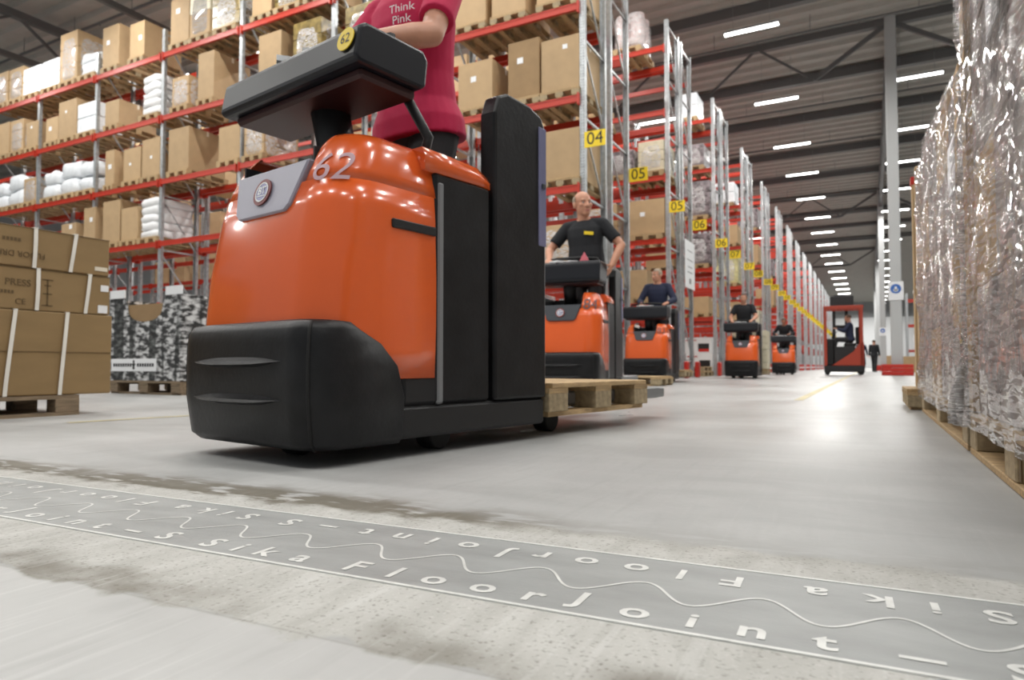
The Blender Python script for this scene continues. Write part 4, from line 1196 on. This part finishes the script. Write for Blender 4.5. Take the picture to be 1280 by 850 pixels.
    b.add(V, [tuple(range(n))[::-1], tuple(range(n, 2 * n))] + [(i, (i + 1) % n, (i + 1) % n + n, i + n) for i in range(n)])
    d['pocket_panel'] = b.mesh('pocket_panel', [DGREY], .006)
    b2 = MB(); b2.add(V, [tuple(range(n))[::-1], tuple(range(n, 2 * n))] + [(i, (i + 1) % n, (i + 1) % n + n, i + n) for i in range(n)])
    d['pocket_panel_pale'] = b2.mesh('pocket_panel', [PANEL], .006)
    d['storage_tray'] = MB().box(-.20, .20, .13, .44, .875, .885).box(-.20, .20, .425, .44, .885, 1.0).box(-.203, -.195, .13, .44, .88, 1.0).box(.195, .203, .13, .44, .88, 1.0).mesh('storage_tray', BLACKM)
    # vent slot in the side
    d['side_grip'] = MB().box(-.009, .009, .30, .50, .745, .775).mesh('side_grip', BLACKM, .004)
    # console on its column
    prof = [(.16, 1.235), (.145, 1.25), (.165, 1.355), (.19, 1.37), (.44, 1.37), (.46, 1.34), (.45, 1.25), (.43, 1.235)]
    n = len(prof); b = MB(); V = [(-.41, y, z) for y, z in prof] + [(.38, y, z) for y, z in prof]
    b.add(V, [tuple(range(n))[::-1], tuple(range(n, 2 * n))] + [(i, (i + 1) % n, (i + 1) % n + n, i + n) for i in range(n)][:]); d['console'] = b.mesh('console', CONSOLE, .012, 2)
    d['console_underside'] = MB().box(-.37, .35, .19, .43, 1.205, 1.240).mesh('console_underside', UNDER, .01)
    d['steering_column'] = MB().tube([(0, .42, .95), (0, .38, 1.06), (0, .34, 1.22)], .07, 12).mesh('steering_column', BLACKM)
    d['console_cable'] = MB().tube([(.30, .50, .99), (.33, .51, 1.10), (.30, .44, 1.22)], .018, 8).mesh('console_cable', BLACKM)
    d['control_grip'] = MB().tube([(-.30, .36, 1.41), (-.12, .33, 1.425), (.12, .33, 1.425), (.30, .36, 1.41)], .017, 10).tube([(-.30, .36, 1.37), (-.30, .36, 1.42)], .014, 8).tube([(.30, .36, 1.37), (.30, .36, 1.42)], .014, 8).mesh('control_grip', RUBBER)
    d['paper_note'] = MB().box(-.07, .07, -.06, .06, 0, .02).mesh('paper_note', PAPER)
    for nm, x in (('fork', 0),):
        d['fork'] = MB().box(-.08, .08, 1.14, 2.46, .118, .182).box(-.08, .08, 1.12, 1.17, .06, .5).box(-.07, .07, 2.45, 2.55, .12, .178).mesh('fork', GREYP, .008)
    b = MB(); b.tube([(-.04, 0, 0), (.04, 0, 0)], .055, 20); d['wheel'] = b.mesh('wheel', RUBBER, .006)
    b = MB(); b.rings([[(r_ * math.cos(a), -.0, r_ * math.sin(a)) for a in [2 * math.pi * i / 32 for i in range(32)]] for r_ in (.0365,)] + [[(.0365 * math.cos(a), -.004, .0365 * math.sin(a)) for a in [2 * math.pi * i / 32 for i in range(32)]]], smooth=False)
    d['roundel'] = b.mesh('roundel', INKR)
    def annulus(r0, r1, y):
        m_ = MB(); n_ = 32; A = [2 * math.pi * i / n_ for i in range(n_)]
        V = [(r0 * math.cos(a), y, r0 * math.sin(a)) for a in A] + [(r1 * math.cos(a), y, r1 * math.sin(a)) for a in A]
        return m_.add(V, [(i, i + n_, (i + 1) % n_ + n_, (i + 1) % n_)[::-1] for i in range(n_)])
    b = annulus(.0235, .0272, -.0055); b.box(-.018, .018, -.0056, -.0048, -.0125, -.0100)
    d['roundel_ring'] = b.mesh('roundel_ring', INKW)
    m_ = MB(); n_ = 28
    m_.rings([[(.0235 * math.cos(a), y, .0235 * math.sin(a)) for a in [2 * math.pi * i / n_ for i in range(n_)]] for y in (-.003, -.0048)], smooth=False)
    d['roundel_field'] = m_.mesh('roundel_field', STRIPE)
    return d
TM = hood_meshes()
def number_on_hood(txt, s0, zc, size, m, t):
    me = text_mesh(txt, size, 0, res=6)
    bm = bmesh.new(); bm.from_mesh(me)
    bmesh.ops.subdivide_edges(bm, edges=[e for e in bm.edges if e.calc_length() > .02], cuts=3, use_grid_fill=False)
    bmesh.ops.triangulate(bm, faces=bm.faces)
    for v in bm.verts: v.co = hood_pt(s0 + v.co.x, zc + v.co.y, .0035)
    bm.to_mesh(me); bm.free()
    me.materials.append(m)
    return inst('truck_number', me, t)
def truck(numb, loc, rz, label, ink=INKG, first=False, group='orange order picking trucks', pale=False):
    t = empty('order_picker_truck', loc, rz)
    for nm in ('hood', 'bumper', 'bumper_seam', 'chassis', 'side_wall', 'pillar_strip', 'platform_mat', 'backrest', 'backrest_wing', 'edge_strip', 'edge_knob', 'storage_tray', 'console', 'console_underside', 'steering_column', 'console_cable', 'control_grip'):
        if nm in ('side_wall', 'pillar_strip'):
            for sg in (-1, 1): inst(nm, TM[nm], t, (sg * (.3435 if nm == 'side_wall' else .3538), 0, 0))
        elif nm == 'console' and not pale: inst(nm, TM[nm], t, (0, 0, 1.37 - 1.37 * 1.6), scale=(1, 1, 1.6))
        elif nm == 'console_underside' and not pale: inst(nm, TM[nm], t, (0, 0, -.075))
        else: inst(nm, TM[nm], t)
    for sg in (-1, 1): inst('side_grip', TM['side_grip'], t, (sg * .375, 0, 0))
    for x, y, q in ((-.09, .26, 1), (.06, .25, .7)): inst('paper_note', TM['paper_note'], t, (x, y, 1.37), (0, 0, q), (q, q, q))
    for z in (.315, .20): inst('bumper_rib', TM['bumper_rib'], t, (0, 0, z))
    for x in (-.19, .19): inst('fork', TM['fork'], t, (x, 0, 0))
    for x, y in ((-.25, .62), (.25, .62), (-.19, 1.42), (.19, 1.42), (0, .22)): inst('wheel', TM['wheel'], t, (x, y, .055))
    p = inst('pocket_panel', TM['pocket_panel_pale' if pale else 'pocket_panel'], t, (0, .012, .035) if pale else (0, 0, 0))
    zc = .838; f0 = hood_at(zc)[0]
    sl = math.atan2(hood_at(.90)[0] - hood_at(.80)[0], .10)
    for nm in ('roundel', 'roundel_field', 'roundel_ring'):
        o = inst(nm, TM[nm], p, (-.01, f0 - .0185, zc), (-sl, 0, 0), (1.3, 1, 1.3))
    me = text_mesh('BT', .038, 0, offset=.0008); me.materials.append(INKW)
    o = bpy.data.objects.new('roundel_letters', me); COL.objects.link(o); o.parent = p
    o.matrix_local = Matrix.Translation((-.01, f0 - .0185, zc)) @ Matrix.Rotation(-sl, 4, 'X') @ frame((0, -.0056, .004), (1, 0, 0), (0, 0, 1))
    number_on_hood(numb, .295, .915, .135 if pale else .155, ink, t)
    return tag(t, label, 'truck', group)

def along(px_right, Zd, z=0):
    pass
# the truck in front, number 62, turning out of the aisle
A62 = R(-9.8)
C62 = (-1.765, 1.475, 0)
t62 = truck('62', C62, A62, 'big orange order picking truck 62 turning in front, black bumper, pallet on its forks', INKP, pale=True)
# round yellow number sticker on the console end
b = MB(); b.rings([[(.039 * math.cos(a), y, .039 * math.sin(a)) for a in [2 * math.pi * i / 28 for i in range(28)]] for y in (0, -.003)], smooth=False)
stk = b.build('number_sticker', YELLOW, t62); stk.location = (.325, .1525, 1.315); stk.rotation_euler = (R(-11), 0, 0)
me = text_mesh('62', .046); me.materials.append(INK)
o = bpy.data.objects.new('sticker_number', me); COL.objects.link(o); o.parent = stk; o.matrix_local = frame((0, -.0042, 0), (1, 0, 0), (0, 0, 1))
def T62(x, y, z): 
    v = Matrix.Rotation(A62, 3, 'Z') @ Vector((x, y, z)); return (v.x + C62[0], v.y + C62[1], v.z)
p62 = pallet(T62(0, 1.625, .085), A62 + R(90), 'pale wooden pallet carried low on the forks of truck 62', sx=.72, sy=.96)

trk84 = truck('84', (-2.73, 6.13, 0), R(5.7), 'orange order picking truck 84 with a bald rider in black, behind truck 62')
trk83 = truck('83', (-3.50, 11.48, 0), R(2), 'orange order picking truck 83 with a rider in a dark jacket beside the racks')
trk82 = truck('82', (-2.75, 16.9, 0), R(2), 'orange order picking truck coming head-on down the aisle with tall cream load')
trk5 = truck('81', (-2.67, 25.2, 0), R(2), 'small far orange order picking truck whose rider bends low over the console')
for o_ in children(trk82) + children(trk5):
    if o_.name.startswith('truck_number'): bpy.data.objects.remove(o_)
# pallets and loads of the far trucks
def on_truck(o, x, y, z):
    v = Matrix.Rotation(o.rotation_euler.z, 3, 'Z') @ Vector((x, y, z)); return (v.x + o.location.x, v.y + o.location.y, v.z)
pallet(on_truck(trk82, .05, 1.75, .086), R(2), 'pallet under the cream load on the forks of the head-on truck', sx=.7)
t = empty('cream_carton_load', on_truck(trk82, .05, 1.75, .232), R(2))
for i in range(6):
    for x in (-.22, .22):
        MB().box(x - .215, x + .215, -.38, .38, i * .165, i * .165 + .16).build('carton', CREAM, t, bevel=.008)
tag(t, 'stack of cream cartons behind the head-on truck', 'cartons')
pallet(on_truck(trk83, 0, 1.75, .086), R(2), 'empty pallet on the forks of truck 83', sx=.7)
pallet((-3.25, 10.35, 0), R(0), 'empty pale pallet lying on the floor in front of truck 83', sx=.75)
# pink note on the console of truck 84
o = MB().add([(-.05, 0, 0), (.05, 0, 0), (0, 0, .09), (-.05, .006, 0), (.05, .006, 0), (0, .006, .09)], [(0, 1, 2), (5, 4, 3), (0, 3, 4, 1), (1, 4, 5, 2), (2, 5, 3, 0)]).build('pink_tag', mat('pink_plastic', (.75, .18, .22), .5), trk84)
o.location = (.20, .22, 1.376)

# riders
def rider(trk, y, label, **k):
    return human(label, on_truck(trk, k.pop('x', 0), y, .30), trk.rotation_euler.z, **k)
h84 = rider(trk84, .72, 'bald man in a black T-shirt with yellow chest logo riding truck 84, looking aside', H=1.90, x=.10, bald=True, hair=HAIRG, yaw=42, lean=4, belly=.02, hs=1.13, lh=(.30, -.16, 1.06), rh=(-.33, -.34, 1.13), logo='yellow', det=.0068, rp=(-.8, .3, -.5), lp=(1, .5, -.1), tilt=-3)
h83 = rider(trk83, .80, 'man in a dark jacket riding truck 83, head turned aside', H=1.82, x=.08, hair=HAIRG, yaw=-30, lean=6, sleeve='long', shirt=NAVY, lh=(.25, -.38, 1.13), rh=(-.22, -.38, 1.13), det=.009)
h82 = rider(trk82, .78, 'man in black short sleeves riding the head-on truck with both hands on its console', H=1.85, lean=5, lh=(.24, -.40, 1.13), rh=(-.24, -.40, 1.13), det=.009)
h5 = rider(trk5, .85, 'dark-clothed rider bending low over the console of the small far truck', H=1.80, lean=22, sleeve='long', lh=(.2, -.48, 1.13), rh=(-.25, -.48, 1.13), det=.011, skin=SKIND)
h62, up62, k62 = human('rider in a crimson T-shirt with white lettering on truck 62, hands on the console', T62(-.02, .80, .30), A62, H=1.88, shirt=CRIM, lean=5, yaw=10, lh=(.24, -.44, 1.13), rh=(-.26, -.44, 1.13), det=.0055, hair=HAIRB, lp=(.45, .5, -1), rp=(-.45, .5, -1))
def chest_text(body, size, x, z, m, par, upf, k, R0=.142):
    me = text_mesh(body, size, 0, res=5)
    bm = bmesh.new(); bm.from_mesh(me); bmesh.ops.subdivide_edges(bm, edges=[e for e in bm.edges if e.calc_length() > .015], cuts=2); bmesh.ops.triangulate(bm, faces=bm.faces)
    for v in bm.verts:
        X = x + v.co.x; Z = z + v.co.y
        yy = -R0 * math.sqrt(max(.05, 1 - (X / .19) ** 2)) * math.sqrt(max(.3, 1 - ((Z - 1.28) / .32) ** 2)) - .004
        v.co = upf(X, yy, Z) * k
    bm.to_mesh(me); bm.free(); me.materials.append(m)
    return inst('shirt_print', me, par)
for txt, z, sz in (('Think', 1.345, .044), ('Pink', 1.302, .044), ('October', 1.255, .042)):
    chest_text(txt, sz, .075, z, INKW, h62, up62, k62)

# ================================================================== REACH TRUCK
t = empty('reach_truck', (-.80, 26.1, 0), R(3))
L2 = .62
MB().box(-L2, L2, -.45, .45, .10, .32).build('chassis', BLACKM, t, bevel=.02)
for x in (-.52, .52):
    for y in (-.36, .36): MB().tube([(x, y - .06, .09), (x, y + .06, .09)], .09, 16).build('wheel', RUBBER, t)
b = MB(); pr_ = [(-.38, .32), (L2, .32), (L2, 1.12), (.48, 1.08), (.30, .80)]
n = len(pr_); V = [(x, -.44, z) for x, z in pr_] + [(x, .40, z) for x, z in pr_]
b.add(V, [tuple(range(n)), tuple(range(n, 2 * n))[::-1]] + [(i, i + n, (i + 1) % n + n, (i + 1) % n) for i in range(n)]); b.build('engine_cover', REDF, t, bevel=.015)
for x in (-L2 + .05, L2 - .07):
    for y in (-.40, .40): MB().box(x - .05, x + .05, y - .04, y + .04, .32, 2.32).build('guard_post', REDF, t, bevel=.008)
for y in (-.40, .40): MB().box(-L2, L2, y - .05, y + .05, 2.26, 2.38).build('roof_rail', REDF, t, bevel=.01)
for k in range(7): MB().box(-.6 + .2 * k - .02, -.6 + .2 * k + .02, -.36, .36, 2.30, 2.34).build('roof_bar', REDF, t)
for x in (-.28, .12): MB().box(x - .05, x + .05, .50, .62, .12, 2.8).build('mast_rail', BLACKM, t)
for z in (.9, 1.7, 2.5, 2.78): MB().box(-.28, .12, .53, .60, z - .06, z + .06).build('mast_cross_bar', BLACKM, t)
MB().box(-.40, .36, .44, .52, 2.42, 2.80).build('mast_head', BLACKM, t, bevel=.02)
MB().box(-.30, .36, -.30, .30, .32, .98).build('battery_box', BLACKM, t, bevel=.02)
MB().box(-.60, -.30, -.35, .42, .32, 1.25).build('front_cowl', BLACKP, t, bevel=.04, seg=2)
MB().box(.02, .40, -.22, .22, .98, 1.10).build('seat', BLACKP, t, bevel=.03, seg=2)
MB().box(.38, .48, -.22, .22, 1.05, 1.65).build('seat_back', BLACKP, t, bevel=.03, seg=2)
MB().tube([(-.36, 0, 1.2), (-.32, 0, 1.46)], .02, 8).tube([(-.30 + .13 * math.cos(a) * .9, .13 * math.sin(a), 1.46 + .13 * math.cos(a) * .35) for a in [2 * math.pi * i / 16 for i in range(17)]], .012, 6).build('steering_wheel', RUBBER, t)
tag(t, 'red framed reach truck with dark mast and seated driver, far down the aisle', 'truck')
v = Matrix.Rotation(R(3), 3, 'Z') @ Vector((.22, 0, 0))
human('driver in a dark jacket seated sideways in the red reach truck', (-.80 + v.x, 26.1 + v.y, .62), R(3 - 90), H=1.85, sit=.52, sleeve='long', shirt=NAVY, lh=(.18, -.42, .98), rh=(-.2, -.40, .98), det=.011, lean=4)
# people walking far away
human('person in dark clothes walking away beside the grey columns', (.22, 42.5, 0), R(165), H=1.78, sleeve='long', shirt=BLACKC, det=.013, feet=((.10, -.18), (-.10, .20)))
human('second person in dark clothes half hidden behind the red reach truck', (-.38, 40.0, 0), R(20), H=1.70, sleeve='long', shirt=NAVY, det=.013)

# ================================================================== FAR SIDE beyond the columns
rk = rack(46.0, 2, 'far red rack beyond the grey columns', levels=[1.2, 2.7, 4.2], tops=[4.6, 4.6, 4.6], brace_all=False)
rk.location.x = 7.6
for i, (x, z, h, k, lab) in enumerate(((2.7, 1.26, .9, 'p', 'white bale on the lower shelf of the far red rack'), (3.7, 1.26, .8, 'm', 'dark goods on the lower shelf of the far red rack'), (2.8, 2.76, .9, 'c', 'brown box on the middle shelf of the far red rack'), (5.8, 1.26, .9, 'c', 'brown box at the end of the far red rack'))):
    load(k, .8, .8, h, (x, 46.4, z), lab, 'goods on the far red rack')
for i, (x, y, w_, h, lab) in enumerate(((1.75, 36.0, .9, .75, 'brown box on the floor past the first column guard'), (2.3, 33.0, .8, .45, 'low brown box on the floor just past the red column guard'), (1.3, 52.0, .7, 1.0, 'far brown box standing behind the columns'))):
    t = empty('cardboard_box', (x, y, 0)); carton(t, w_, .8, h, 0, CARD, False); tag(t, lab, 'box', 'boxes on the far floor')
